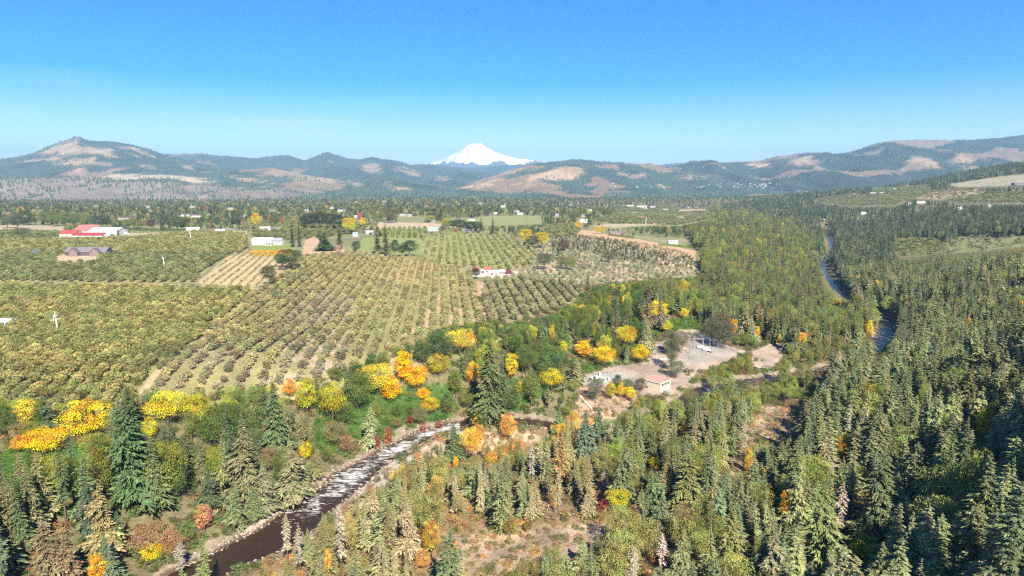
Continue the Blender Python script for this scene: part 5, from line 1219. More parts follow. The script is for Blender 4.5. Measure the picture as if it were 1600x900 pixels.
# --- young conifers of the plantation (upper part)
def plantation():
    poly = [(862,372),(900,368),(985,378),(1010,392),(1080,402),(1085,420),(1000,412),(905,392),(860,392)]
    x, y, z, u, v = orchard_points(poly, 700, 6.5, 5.5, jit=0.8, thin=0.6)
    its = [(x[i], y[i], z[i], rng.uniform(3, 6), rng.uniform(5, 9), rng.random() * 6, int(rng.integers(6)), tuple(np.array((0.10, 0.10, 0.06)) * rng.uniform(.7, 1.3))) for i in range(len(x))]
    mass("young_plantation", "conifer", its, "rows of small dull green conifers in the dry plantation field", "plantation")
plantation()

# --- trees of the far hills
hs = []
for U, S, X, Yd, Z, open_, dens, n1 in HILL_GRIDS:
    if dens <= 0: continue
    n = int(16000 * dens); ns = int((S <= 1).sum())
    fi, fj = rng.random(n) ** 0.8 * (ns - 1.001), rng.random(n) * (len(U) - 1.001)
    i, j = fi.astype(int), fj.astype(int); a, b = fi - i, fj - j
    def lerp(M): return (M[i, j] * (1-a) * (1-b) + M[i+1, j] * a * (1-b) + M[i, j+1] * (1-a) * b + M[i+1, j+1] * a * b)
    px, py, pz = lerp(X), lerp(Yd), lerp(Z); op = open_[i, j]
    u, v = project(px, py, pz)
    k = (~op | (rng.random(n) < (0.05 if dens > 0.5 else 1.0))) & (u > -60) & (u < 1660) & (lerp(n1) > 0.40)
    for q in np.where(k)[0]:
        h = rng.uniform(13, 24); hs.append((px[q], py[q], pz[q] - 1, h, h * rng.uniform(.9, 1.5), rng.random() * 6, 0, tuple(np.array((0.055, 0.078, 0.055)) * rng.uniform(.7, 1.4))))
# a real tree of the hill stands as the shape the mass repeats
it = hs.pop(); o = link("hilltop_conifer", TINY, None, label="one small conifer on the far hillside forest", category="conifer"); o.location = it[:3]; o.scale = (it[4], it[4], it[3]); o["tint"] = list(map(float, it[7])); SOURCES[("tiny", 0)] = (o,)
mass("hill_forest", "tiny", hs, "distant blue green forest covering the far hills", "forest"); print("hill", len(hs))
# ------------------------------------------------------------------ buildings
PAINT = {}
def paint_mat(col, rough=0.75, var=0.08):
    k = tuple(round(c, 3) for c in col) + (rough,)
    if k not in PAINT: PAINT[k] = plain("painted_surface", col, rough, var, 0.8)
    return PAINT[k]
M_GLASS, _nt, _b = new_mat("window_glass"); _b.inputs["Base Color"].default_value = (0.03, 0.04, 0.05, 1); _b.inputs["Roughness"].default_value = 0.12; _b.inputs["Specular IOR Level"].default_value = 0.5
WHITE, CREAM, GREYR, BROWNR, REDR, DARKR = (0.58,0.58,0.56), (0.52,0.49,0.42), (0.32,0.33,0.34), (0.22,0.15,0.11), (0.36,0.07,0.06), (0.13,0.12,0.12)

def metric(u, v):
    x, y, z = ground_at(u, v); return x, y, z, (y * math.cos(PITCH) + (CZ - z) * math.sin(PITCH)) / F

def window(parent, x, y, z, w, h, side="front"):
    m = MB(); t = 0.08
    if side == "front":
        m.box(x-w/2-t, x+w/2+t, y-.07, y-.002, z+h, z+h+t); m.box(x-w/2-t, x+w/2+t, y-.09, y-.002, z-t, z); m.box(x-w/2-t, x-w/2, y-.07, y-.002, z, z+h); m.box(x+w/2, x+w/2+t, y-.07, y-.002, z, z+h)
    else:
        m.box(x+.002, x+.07, y-w/2-t, y+w/2+t, z+h, z+h+t); m.box(x+.002, x+.09, y-w/2-t, y+w/2+t, z-t, z); m.box(x+.002, x+.07, y-w/2-t, y-w/2, z, z+h); m.box(x+.002, x+.07, y+w/2, y+w/2+t, z, z+h)
    f = m.build("window", paint_mat(WHITE), parent)
    g = MB()
    if side == "front": g.box(x-w/2, x+w/2, y-.03, y-.004, z, z+h)
    else: g.box(x+.004, x+.03, y-w/2, y+w/2, z, z+h)
    g.build("pane", M_GLASS, f)

def gable(parent, x0, x1, y0, y1, H, rh, wall, roof, axis="x", over=0.5, z0=-0.5):
    """walls with gable ends and a pitched roof with thickness; the ridge runs along the axis"""
    m = MB()
    if axis == "x":
        ym = (y0 + y1) / 2
        m.poly([(x0,y0,z0),(x1,y0,z0),(x1,y1,z0),(x0,y1,z0),(x0,y0,H),(x1,y0,H),(x1,y1,H),(x0,y1,H),(x0,ym,H+rh),(x1,ym,H+rh)],
               [(0,1,5,4),(2,3,7,6),(1,2,6,9,5),(3,0,4,8,7),(0,3,2,1)])
    else:
        xm = (x0 + x1) / 2
        m.poly([(x0,y0,z0),(x1,y0,z0),(x1,y1,z0),(x0,y1,z0),(x0,y0,H),(x1,y0,H),(x1,y1,H),(x0,y1,H),(xm,y0,H+rh),(xm,y1,H+rh)],
               [(0,1,5,8,4),(2,3,7,9,6),(1,2,6,5),(3,0,4,7),(0,3,2,1)])
    m.build("wall", wall, parent)
    r = MB(); t = 0.18; o = over
    if axis == "x":
        k = rh / ((y1 - y0) / 2); dz = o * k
        for s, ya in ((1, y0 - o), (-1, y1 + o)):
            r.poly([(x0-o,ya,H-dz+.02),(x1+o,ya,H-dz+.02),(x1+o,ym,H+rh+.02),(x0-o,ym,H+rh+.02),(x0-o,ya,H-dz+t),(x1+o,ya,H-dz+t),(x1+o,ym,H+rh+t+.02),(x0-o,ym,H+rh+t+.02)],
                   [(0,1,2,3),(4,5,6,7),(0,1,5,4),(1,2,6,5),(3,0,4,7),(2,3,7,6)])
    else:
        k = rh / ((x1 - x0) / 2); dz = o * k
        for s, xa in ((1, x0 - o), (-1, x1 + o)):
            r.poly([(xa,y0-o,H-dz+.02),(xa,y1+o,H-dz+.02),(xm,y1+o,H+rh+.02),(xm,y0-o,H+rh+.02),(xa,y0-o,H-dz+t),(xa,y1+o,H-dz+t),(xm,y1+o,H+rh+t+.02),(xm,y0-o,H+rh+t+.02)],
                   [(0,1,2,3),(4,5,6,7),(0,1,5,4),(1,2,6,5),(3,0,4,7),(2,3,7,6)])
    return r.build("roof", roof, parent)

def house(u, v, wp, D, H, rh, wall, roof, label, yaw=0.0, axis="x", wins=3, door=True, name="house", cat="house", group=None, chimney=False, storeys=1, pos=None):
    if pos is None: x, y, z, mp = metric(u, v)
    else: x, y, z, mp = pos
    W = wp * mp; c, s = math.cos(yaw), math.sin(yaw)
    e = empty(name, (x - s * 0 , y + D / 2, z), yaw, None, label=label, category=cat)
    if group: e["group"] = group
    rf = gable(e, -W/2, W/2, -D/2, D/2, H, rh, paint_mat(wall), paint_mat(roof, 0.6), axis)
    if chimney: MB().box(W*.15, W*.15+.9, -.4, .5, H + rh*.5, H + rh + 1.0).build("chimney", paint_mat((0.3,0.16,0.12)), rf)
    if wins:
        for st in range(storeys):
            for k in range(wins):
                xx = -W/2 + W * (k + 0.5 + (0.12 if door and k >= wins/2 else 0)) / (wins + 0.2)
                window(e, xx, -D/2, 0.9 + 2.7 * st, min(1.6, W/wins*.45), 1.2)
        window(e, W/2, 0, 0.9, 1.4, 1.2, "side")
    if door: MB().box(-.5 + W*.02, .5 + W*.02, -D/2-.06, -D/2-.002, 0.0, 2.1).build("door", paint_mat((0.25,0.13,0.08)), e)
    
    return e, W

def wall_panels(e, x0, x1, y, z0, z1, n, mat):   # standing seams / battens as one part
    m = MB()
    for k in range(n + 1):
        xx = x0 + (x1 - x0) * k / n; m.box(xx-.06, xx+.06, y-.05, y-.003, z0, z1)
    m.build("batten", mat, e, kind="stuff")

# pump house by the yard
def pump_house():
    x, y, z, mp = metric(1031, 613)
    S = 9.9; e = empty("pump_house", (x, y + S * .72, z + .1), RAD(46), None, label="cream pump house with pink flat roof and strips of dark windows beside the river", category="pump house")
    cream = paint_mat((0.50,0.47,0.39)); white = paint_mat(WHITE); h = S / 2
    MB().box(-h, h, -h, h, -1.2, 4.5).build("wall", cream, e)
    rf = MB().poly([(-h-.3,-h-.3,4.5),(h+.3,-h-.3,4.5),(h+.3,h+.3,4.5),(-h-.3,h+.3,4.5),(-h-.3,-h-.3,4.75),(h+.3,-h-.3,4.75),(h+.3,h+.3,4.75),(-h-.3,h+.3,4.75),(0,-h-.3,5.05),(0,h+.3,5.05)],
               [(0,3,2,1),(0,1,5,8,4),(2,3,7,9,6),(1,2,6,5),(3,0,4,7),(4,8,9,7),(8,5,6,9)]).build("roof", paint_mat((0.70,0.26,0.21), 0.7), e)
    m = MB(); m.box(-h-.36, h+.36, -h-.38, -h-.31, 4.45, 4.78); m.box(h+.31, h+.38, -h-.30, h+.36, 4.45, 4.78); m.box(-h-.38, -h-.31, -h-.30, h+.36, 4.45, 4.78); m.build("fascia", white, rf)
    for k in range(3):                       # window strips on the right hand wall (local -Y faces right of camera after the turn)
        cx = -h + S * (0.22 + 0.28 * k); w = 2.0; z0 = 2.75
        f = MB(); f.box(cx-w/2-.08, cx+w/2+.08, -h-.06, -h-.003, z0-.08, z0+1.18); fr = f.build("window", white, e)
        for q in range(4):
            a = cx - w/2 + w * q / 4 + .04; MB().box(a, a + w/4 - .08, -h-.09, -h-.062, z0, z0+1.1).build("pane", M_GLASS, fr)
    MB().box(-h+.6, h-.6, -h-.12, -h-.003, 1.95, 2.08).build("drip_ledge", paint_mat((0.35,0.32,0.3)), e)
    MB().box(-h+1.4, -h+4.6, -h-.05, -h-.003, -.3, 1.6).build("shutter_door", paint_mat((0.72,0.70,0.64)), e)
    MB().box(-h-.05, -h-.003, h-1.6, h-.6, -.3, 1.9).build("door", paint_mat((0.6,0.06,0.05)), e)
    m = MB(); m.box(-h-.05, -h-.003, -.06, .06, -.9, 4.4); m.build("downpipe", paint_mat((0.45,0.42,0.38)), e)
pump_house()

def vehicle(u, v, L, col, label, yaw=0.0, box=False, name="parked_car", cat="car", group=None):
    x, y, z, mp = metric(u, v)
    e = empty(name, (x, y, z + .05), yaw, None, label=label, category=cat)
    if group: e["group"] = group
    if v > 500: e.scale = (.68,) * 3
    W, pm = 1.9 if not box else 2.4, paint_mat(col, 0.35, 0.03)
    def prof(pts, y0, y1, nm, mat, par):
        n = len(pts); m = MB(); m.poly([(a, y0, b) for a, b in pts] + [(a, y1, b) for a, b in pts], [tuple(range(n)), tuple(range(2*n-1, n-1, -1))] + [(i, n+i, n+(i+1) % n, (i+1) % n) for i in range(n)]); return m.build(nm, mat, par)
    if box:
        prof([(-L/2,.9),(-L/2,3.4),(L*.22,3.4),(L*.22,.9)], -W/2, W/2, "cargo_box", pm, e)
        prof([(L*.24,.6),(L*.24,2.5),(L*.38,2.5),(L*.46,1.7),(L*.5,1.5),(L*.5,.6)], -W/2+.1, W/2-.1, "cab", pm, e)
        MB().box(-L/2, L*.24, -.5, .5, .55, .89).build("chassis", paint_mat(DARKR), e)
    else:
        prof([(-L/2,.4),(-L/2,.95),(-L*.44,1.05),(L*.22,1.05),(L*.46,.88),(L/2,.6),(L/2,.4)], -W/2, W/2, "body", pm, e)
        prof([(-L*.36,1.06),(-L*.28,1.55),(L*.06,1.6),(L*.2,1.06)], -W/2+.14, W/2-.14, "cabin", M_GLASS, e)
        prof([(-L*.27,1.57),(-L*.27,1.66),(L*.05,1.68),(L*.05,1.61)], -W/2+.2, W/2-.2, "car_roof", pm, e)
    r = .34 if not box else .5
    for sx in (-.32, .32):
        for sy in (-1, 1):
            m = MB(); m.tube((L*sx, sy*(W/2-.22), r), (L*sx, sy*(W/2+.03), r), r, r, 10); m.build("wheel", paint_mat((0.03,0.03,0.03)), e)
vehicle(1006, 596, 4.6, (0.5,0.04,0.03), "red car parked behind the pump house", RAD(20))
vehicle(1097, 546, 8.0, (0.62,0.62,0.62), "white box truck in the switchyard", RAD(-30), True, "box_truck", "truck")
vehicle(1104, 549, 6.5, (0.75,0.75,0.73), "smaller white truck right of the white box truck", RAD(-25), True, "box_truck", "truck")
vehicle(1031, 543, 4.8, (0.78,0.76,0.72), "pale car parked left of the yard's olive trees", RAD(-15))
vehicle(1038, 546, 4.6, (0.06,0.06,0.07), "black car under the yard's olive trees", RAD(10))
vehicle(196, 367, 11, (0.62,0.62,0.62), "long white truck at the right end of the packing sheds", 0.2, True, "box_truck", "truck")
vehicle(744, 424, 6, (0.18,0.04,0.03), "dark red truck at the farm yard's left", 0.3, True, "box_truck", "truck")
vehicle(786, 427, 6.5, (0.5,0.5,0.5), "white truck right of the red roofed farm shed", 0.1, True, "box_truck", "truck")
vehicle(796, 428, 6.0, (0.16,0.04,0.04), "maroon truck at the farm yard's right end", 0.0, True, "box_truck", "truck")
vehicle(712, 362, 8, (0.33,0.03,0.025), "bright red truck beside the green roofed white house", 0.0, True, "box_truck", "truck")
vehicle(403, 382, 8, (0.8,0.8,0.82), "white camper parked before the white barn", 0.1, True, "camper", "camper")

# packing sheds with red roofs
house(105, 371, 24, 18, 5.0, 4.5, CREAM, REDR, "cream shed with a red hipped roof, leftmost of the packing sheds", wins=3, name="packing_shed", cat="shed")
house(131, 367, 34, 34, 5.5, 8.0, CREAM, (0.42,0.14,0.12), "big shed with a faded red roof in the middle of the packing sheds", wins=0, door=False, name="packing_shed", cat="shed")
house(136, 373, 47, 14, 4.6, 3.2, WHITE, (0.28,0.045,0.055), "long low white shed with a crimson roof in front", wins=6, name="packing_shed", cat="shed")
house(160, 368.5, 44, 30, 6.5, 4.5, WHITE, (0.62,0.62,0.62), "largest white shed with a white metal roof at the right of the red ones", wins=0, door=False, yaw=0.04, name="packing_shed", cat="shed")
house(166, 372.5, 12, 10, 4.0, 2.2, (0.35,0.40,0.40), (0.33,0.38,0.36), "small grey green lean-to at the end of the crimson roof", wins=1, name="shed", cat="shed")
# long dark ranch house
def ranch_house():
    x, y, z, mp = metric(134, 400); W = 66 * mp; D = 12
    e = empty("ranch_house", (x, y + D/2, z), RAD(-3), None, label="long low dark house with grey roof and two front gables among orchards", category="house")
    wall, roof = paint_mat((0.09,0.07,0.065)), paint_mat((0.15,0.145,0.16), .7)
    gable(e, -W/2, W/2, -D/2, D/2, 4.2, 4.6, wall, roof, "x")
    for cx, w in ((-W*.22, 9.0), (W*.30, 10.0)): gable(e, cx-w/2, cx+w/2, -D/2-5, -D/2-.02, 4.0, 5.0, paint_mat((0.20,0.15,0.13)), paint_mat((0.12,0.115,0.13), .7), "y")
    for cx in (-W*.38, -W*.33, -W*.08, 0, W*.08, W*.16): window(e, cx, -D/2, .8, 1.8, 1.5)
    MB().box(-W*.12, W*.2, -D/2-3.5, -D/2-.03, -.2, .15).build("porch", paint_mat((0.4,0.36,0.33)), e)
    MB().box(W*.05, W*.05+1.2, -.6, .6, 5, 7).build("chimney", paint_mat((0.3,0.2,0.17)), e)
ranch_house()
house(52, 400, 9, 8, 3.4, 3.0, (0.12,0.17,0.23), (0.14,0.16,0.18), "small slate blue cottage with a steep front gable by the left lawn", axis="y", wins=2)
house(-2, 514, 22, 10, 3.2, 1.4, (0.62,0.62,0.62), (0.50,0.52,0.56), "grey metal shed cut by the left frame edge", wins=0, name="shed", cat="shed")
# white farmhouse and barn
house(409, 383, 31, 16, 6.0, 2.6, WHITE, (0.62,0.62,0.62), "white barn with a pale metal roof beside the white farmhouse", wins=0, name="barn", cat="barn")
house(431, 383, 18, 11, 5.6, 2.8, WHITE, (0.26,0.27,0.30), "two storey white farmhouse with a slate grey roof", wins=4, storeys=2, chimney=True)
house(419, 384, 10, 6, 2.8, 1.2, WHITE, (0.3,0.3,0.32), "low white wing between the white barn and farmhouse", wins=2, name="cottage", cat="house")
house(523, 391, 17, 10, 3.0, 2.4, (0.22,0.14,0.11), (0.20,0.12,0.10), "brown roofed house on the hilltop between conifers", wins=3)
house(500, 391, 7, 6, 3.4, 1.6, (0.62,0.58,0.5), BROWNR, "small pale outbuilding left of the brown roofed house", wins=0, name="shed", cat="shed")
house(555, 370, 7, 7, 4.0, 2.0, WHITE, (0.25,0.45,0.45), "white shed with a teal roof above the hilltop", wins=1, name="shed", cat="shed")
house(577, 366, 10, 8, 3.0, 1.6, WHITE, (0.7,0.7,0.7), "small white shed left of the two tall brown conifers", wins=1, name="shed", cat="shed")
house(676, 361, 15, 12, 3.2, 2.2, WHITE, (0.30,0.38,0.36), "white house with a grey green roof above the striped orchard", wins=3)
house(730, 363, 14, 9, 2.8, 1.4, (0.6,0.56,0.5), (0.45,0.45,0.45), "low grey shed under the dark trees above the striped orchard", wins=0, name="shed", cat="shed")
house(762, 427, 12, 9, 3.4, 1.8, (0.62,0.58,0.55), (0.34,0.12,0.09), "red roofed shed in the farm yard", wins=1, name="shed", cat="shed")
house(775, 430, 10, 8, 3.0, 1.0, (0.45,0.43,0.41), (0.46,0.45,0.43), "white flat shed in the farm yard's middle", wins=0, name="shed", cat="shed")
house(965, 367, 22, 11, 3.0, 2.0, (0.30,0.22,0.20), (0.17,0.15,0.17), "dark roofed house at the crest of the brown field", wins=4)
house(1052, 381, 14, 8, 3.0, 1.3, (0.68,0.68,0.66), (0.66,0.68,0.68), "pale shed behind the green hedge by the brown field", wins=0, name="shed", cat="shed")
house(912, 348, 11, 10, 4.5, 2.0, WHITE, (0.72,0.74,0.76), "tall white shed between the conifers left of the golden pair", wins=1, name="shed", cat="shed")
house(1595, 289, 20, 12, 4.0, 2.5, (0.16,0.15,0.17), (0.16,0.16,0.19), "dark long barn on the right hillside at the frame edge", wins=0, name="barn", cat="barn")

# --- hedges
def hedge(p, q, h, w, tint, label):
    a, b = ground_at(*p), ground_at(*q); L = math.hypot(b[0]-a[0], b[1]-a[1]); ang = math.atan2(b[1]-a[1], b[0]-a[0])
    g = np.random.default_rng(int(L)); n = int(L * h * 9); rows = np.zeros(n, KT)
    t = g.random(n); face = g.random(n) < .6
    P = np.stack([t * L, np.where(face, -w/2 + g.normal(size=n)*.2, g.uniform(-w/2, w/2, n)), np.where(face, g.random(n) * h, h + g.normal(size=n)*.2)], -1)
    P[:, 2] += t * (b[2] - a[2])
    d = norm(g.normal(size=(n,3))); s = norm(np.cross(d, g.normal(size=(n,3)))); rows['b'], rows['d'], rows['s'] = P, d, s; rows['l'] = g.uniform(.5, 1.1, n); rows['w'] = rows['l'] * .8
    me = leaf_mesh("hedge", rows); o = link("hedge", me, M_LEAF, label=label, category="hedge"); o.location = a; o.rotation_euler = (0, 0, ang); o["tint"] = list(tint)
hedge((192,363.5), (291,363), 4.5, 3, (0.06,0.11,0.035), "long clipped dark green hedge behind the bare field")
hedge((1028,384), (1086,388), 2.6, 2.5, (0.10,0.17,0.03), "bright green hedge along the top of the brown field")
hedge((950,368), (992,373), 2.2, 2.5, (0.13,0.13,0.04), "olive hedge in front of the dark roofed house")
hedge((400,396), (456,393), 2.5, 5, (0.45,0.26,0.03), "orange yellow hedge below the white farmhouse lawn")

# --- wind machines and poles
def wind_machine(u, v, hp, label, ang):
    x, y, z, mp = metric(u, v); H = hp * mp
    e = empty("wind_machine", (x, y, z), 0, None, label=label, category="wind machine", group="orchard wind machines")
    MB().tube((0,0,-.5), (0,0,H), .42, .26, 10).build("tower", paint_mat((0.8,0.8,0.78)), e)
    MB().box(-.6,.6,-1.1,.5,H,H+.7).build("gear_housing", paint_mat((0.75,0.75,0.73)), e)
    c, s = math.cos(ang), math.sin(ang)
    for q in (-1, 1):
        m = MB(); m.poly([(c*.3*q-.15*s, -1.15, H+.35+s*.3*q+.15*c),(c*.3*q+.15*s,-1.15,H+.35+s*.3*q-.15*c),(c*3.0*q+.1*s,-1.35,H+.35+s*3.0*q-.1*c),(c*3.0*q-.16*s,-1.15,H+.35+s*3*q+.16*c)] +
                         [(c*.3*q-.15*s, -1.25, H+.35+s*.3*q+.15*c),(c*.3*q+.15*s,-1.25,H+.35+s*.3*q-.15*c),(c*3.0*q+.1*s,-1.45,H+.35+s*3.0*q-.1*c),(c*3.0*q-.16*s,-1.25,H+.35+s*3*q+.16*c)],
                         [(0,1,2,3),(7,6,5,4),(0,4,5,1),(1,5,6,2),(2,6,7,3),(3,7,4,0)]); m.build("blade", paint_mat((0.8,0.8,0.8)), e)
    MB().box(1.2, 2.6, -.6, .6, -.3, 1.3).build("engine_box", paint_mat((0.7,0.7,0.68)), e)
wind_machine(90, 521, 27, "white wind machine in the left orchard block", 1.3)
wind_machine(257, 422, 18, "white wind machine above the dry field's rows", 1.9)
wind_machine(298, 377, 14, "white wind machine in the upper left orchard by the bare field", 1.1)
wind_machine(1009, 350, 8, "white wind machine far behind the brown field", 1.4)

def pole(u, v, hp, label, arms=1, col=(0.20,0.15,0.11), group="wooden power poles"):
    x, y, z, mp = metric(u, v); H = hp * mp
    e = empty("power_pole", (x, y, z), 0.4, None, label=label, category="power pole", group=group)
    MB().tube((0,0,-.5), (0,0,H), .22, .13, 8).build("post", paint_mat(col), e)
    for k in range(arms):
        a = MB().box(-1.4, 1.4, -.35, -.2, H-.8-1.4*k, H-.62-1.4*k).build("crossarm", paint_mat(col), e)
        for q in (-1.2, 0, 1.2): MB().tube((q, -.27, H-.6-1.4*k), (q, -.27, H-.3-1.4*k), .07, .05, 6).build("insulator", paint_mat((0.7,0.7,0.72)), a)
    return (x, y, z + H)
PP = [pole(1024, 555, 22, "brown power pole left of the yard's olive trees", 1), pole(1083, 546, 18, "power pole at the left of the white trucks", 2), pole(1077, 553, 16, "power pole nearest the yard trees on the right", 1),
      pole(1085, 538, 14, "rear power pole of the switchyard", 2), pole(1152, 552, 20, "power pole right of the dark tree clump", 1), pole(36, 342, 10, "distant power pole by the valley road", 1), pole(600, 352, 13, "power pole by the far bare field", 1),
      pole(726, 365, 12, "power pole under the dark trees above the striped orchard", 1)]
def pylon_frame(u, v, hp, wp, label):
    x, y, z, mp = metric(u, v); H, W = hp * mp, wp * mp
    e = empty("switchyard_frame", (x, y, z), RAD(-20), None, label=label, category="frame")
    g = paint_mat((0.45,0.45,0.46), .5)
    for s in (-1, 1):
        MB().tube((s*W/2-.5,0,-.4), (s*W/2,0,H), .09, .07, 6).build("leg", g, e); MB().tube((s*W/2+.5,0,-.4), (s*W/2,0,H-.2), .09, .07, 6).build("leg", g, e)
    m = MB(); m.box(-W/2, W/2, -.08, .08, H-.1, H+.05)
    for k in range(7): m.tube((-W/2+W*k/7, 0, H-.7), (-W/2+W*(k+1)/7, 0, H-.1), .04, .04, 4)
    m.box(-W/2, W/2, -.05, .05, H-.75, H-.68); m.build("beam", g, e)
pylon_frame(1091, 544, 16, 14, "grey steel frame of the switchyard left of the white trucks")
pylon_frame(1115, 543, 12, 12, "smaller grey steel frame behind the white trucks")
def wire(a, b, label):
    m = MB(); n = 8; P = []
    for k in range(n + 1):
        t = k / n; P.append((a[0]+(b[0]-a[0])*t, a[1]+(b[1]-a[1])*t, a[2]-.5+(b[2]-a[2])*t - 4*t*(1-t)*1.2))
    for p, q in zip(P, P[1:]): m.tube(p, q, .03, .03, 4)
    m.build("power_wire", paint_mat((0.1,0.1,0.1)), None, label=label, category="wire")
wire(PP[0], PP[2], "sagging power wire from the brown pole to the yard pole"); wire(PP[2], PP[1], "power wire between the poles left of the trucks"); wire(PP[1], PP[4], "power wire crossing the yard to the dark tree clump")

# switch pad cabinets with their fence
for u, v, w, h, lab in [(924,594,1.3,1.5,"leftmost white cabinet on the gravel pad"),(932,592,1.7,1.5,"larger white cabinet on the gravel pad's left"),(945,596,1.1,1.4,"third white cabinet from the left on the gravel pad"),(951,595,1.0,1.5,"rightmost white cabinet on the gravel pad"),(937,588,1.2,1.6,"small rear white cabinet on the gravel pad")]:
    x, y, z, mp = metric(u, v); e = empty("cabinet", (x, y, z), .3, None, label=lab, category="cabinet")
    MB().box(-w/2, w/2, -.8, .8, -.2, h).build("housing", paint_mat((0.42,0.42,0.41)), e); MB().box(-w/2-.12, w/2+.12, -.92, .92, h, h+.12).build("lid", paint_mat((0.48,0.48,0.47)), e)
    MB().box(-w*.3, w*.3, -.86, -.802, .2, h-.3).build("door", paint_mat((0.72,0.73,0.72)), e)
def wire_fence(pts, h, label):
    P = [ground_at(*p) for p in pts]; e = empty("wire_fence", P[0], 0, None, label=label, category="fence"); o = Vector(P[0]); g = paint_mat((0.5,0.5,0.5), .5)
    rails = MB(); me = MB().tube((0,0,-.2), (0,0,h), .06, .06, 6).mesh("post")
    for a, b in zip(P, P[1:]):
        a, b = Vector(a) - o, Vector(b) - o; n = max(2, int((b - a).length / 3))
        for k in range(n):
            q = link("post", me, g, e); q.location = a + (b - a) * k / n
        for f in (.15, .5, .98): rails.tube(a + Vector((0,0,h*f)), b + Vector((0,0,h*f)), .025, .025, 4)
    rails.build("rail", g, e)
wire_fence([(914,600),(930,605),(990,590),(968,581),(922,590),(914,600)], 2.2, "wire fence round the gravel pad with white cabinets")
def pipe(p, q, r, col, label, name="pipe", cat="pipe", lift=.4):
    a, b = ground_at(*p), ground_at(*q); e = empty(name, a, 0, None, label=label, category=cat); d = Vector(b) - Vector(a)
    MB().tube((0,0,lift), d + Vector((0,0,lift)), r, r, 10).build("tube", paint_mat(col), e)
    m = MB()
    for k in range(1, 6): c = d * (k / 6); m.box(c.x-.5, c.x+.5, c.y-.2, c.y+.2, c.z-.6, c.z+lift-r*.6)
    m.build("saddle", paint_mat((0.4,0.38,0.35)), e, kind="stuff")
pipe((905,619), (925,641), .45, (0.62,0.50,0.42), "pale pipe running down the dirt bank")
pipe((1093,534), (1111,552), .35, (0.10,0.08,0.07), "dark pipe lying on the ground right of the trucks")
pipe((1028,562), (1052,562), .35, (0.62,0.58,0.52), "pale pipe lying across the yard", lift=.3)

# --- scattered far houses
PALE = [WHITE, (0.48,0.46,0.42), (0.36,0.34,0.30), (0.24,0.18,0.15)]; ROOFC = [(0.17,0.18,0.19), (0.12,0.095,0.085), (0.50,0.50,0.51), (0.24,0.12,0.09), (0.28,0.29,0.30)]
FARH = []
for u, v, w in FAR_HOUSES:
    col = PALE[R.choices(range(4), (3,3,3,3))[0]]; rf = ROOFC[R.randrange(5)]
    FARH.append((u, v, w, col, rf))
cn_ = {0:"white",1:"off white",2:"grey beige",3:"brown"}; rn_ = {0:"slate grey",1:"brown",2:"pale metal",3:"rust red",4:"light grey"}
MARKS = [("packing sheds",145,365),("clipped hedge",240,360),("white farmhouse",430,375),("dark oak row",500,350),("striped orchard",740,370),("green far field",770,344),("golden pair of trees",937,360),("plateau orchards",1020,335),("right hillside fields",1420,305),("left bluff's foot",100,318),("bluff's foot",330,318),("blue ridge's foot",620,315),("brown hill's foot",850,315),("small bare field",640,352)]
for u, v, w, col, rf in FARH:
    mk = min(MARKS, key=lambda m: (m[1]-u)**2 + ((m[2]-v)*3)**2)
    x, y, z, mp = metric(u, v); w *= .85; W = w * mp
    e, W = house(u, v, w, max(8, min(14, W*.5)), 3.4 if W < 26 else 5, 2.2 if W < 26 else 3.5, col, rf, "", yaw=R.uniform(-.3,.3), wins=2 if W < 26 else 3, name="house" if W < 26 else "barn", cat="house" if W < 26 else "barn", group="far buildings on the valley floor", pos=(x, y, z, mp))
    uniq((f"{cn_[PALE.index(col)]} {'house' if W < 26 else 'barn'}", f"with {rn_[ROOFC.index(rf)]} roof near the {mk[0]}"), e, u)

# --- town at the foot of the far hills
def hill_at(u, v):
    best = None
    for U, S, X, Yd, Z, open_, dens, n1 in HILL_GRIDS:
        if U[0] > u or U[-1] < u: continue
        j = int(np.argmin(np.abs(U - u))); m = S <= 1
        uu, vv = project(X[m, j], Yd[m, j], Z[m, j]); i = int(np.argmin(np.abs(vv - v)))
        if abs(vv[i] - v) < 2.5 and (best is None or Yd[i, j] < best[1]): best = (float(X[i, j]), float(Yd[i, j]), float(Z[i, j]))
    return best
for k in range(80):
    if k < 90: u = R.gauss(1165, 38) if k < 50 else R.uniform(880, 1200); v = 291 + R.gauss(0, 2.2)
    else: u, v = R.uniform(620, 900), 298 + R.gauss(0, 2)
    b = hill_at(u, v)
    if b is None or not 300 < u < 1230: continue
    mp = (b[1] * math.cos(PITCH)) / F; wl_ = PALE[R.choices(range(4), (7,3,1,1))[0]]; rf = ROOFC[R.choices(range(5), (1,1,4,1,2))[0]]; w = R.uniform(9, 20); D = w * .6; pi_, ri_ = PALE.index(wl_), ROOFC.index(rf)
    wl_ = tuple(c * .72 for c in wl_); rf = tuple(c * .7 for c in rf)
    e = empty("town_building", b, R.uniform(-.4, .4), None, category="building", group="town buildings across the big river")
    gable(e, -w/2, w/2, -D/2, D/2, R.uniform(4, 8), 3, paint_mat(wl_), paint_mat(rf, .6), "x")
    uniq((f"tiny {cn_[pi_]} building", f"with {rn_[ri_]} roof {'below the right ridge' if u > 1080 else ('below the brown hill' if u > 860 else 'below the centre gap')}"), e, u)
ORD = ["", "first", "second", "third", "fourth", "fifth", "sixth", "seventh", "eighth", "ninth", "tenth"]; NUM = ["zero","one","two","three","four","five","six","seven","eight","nine","ten"]
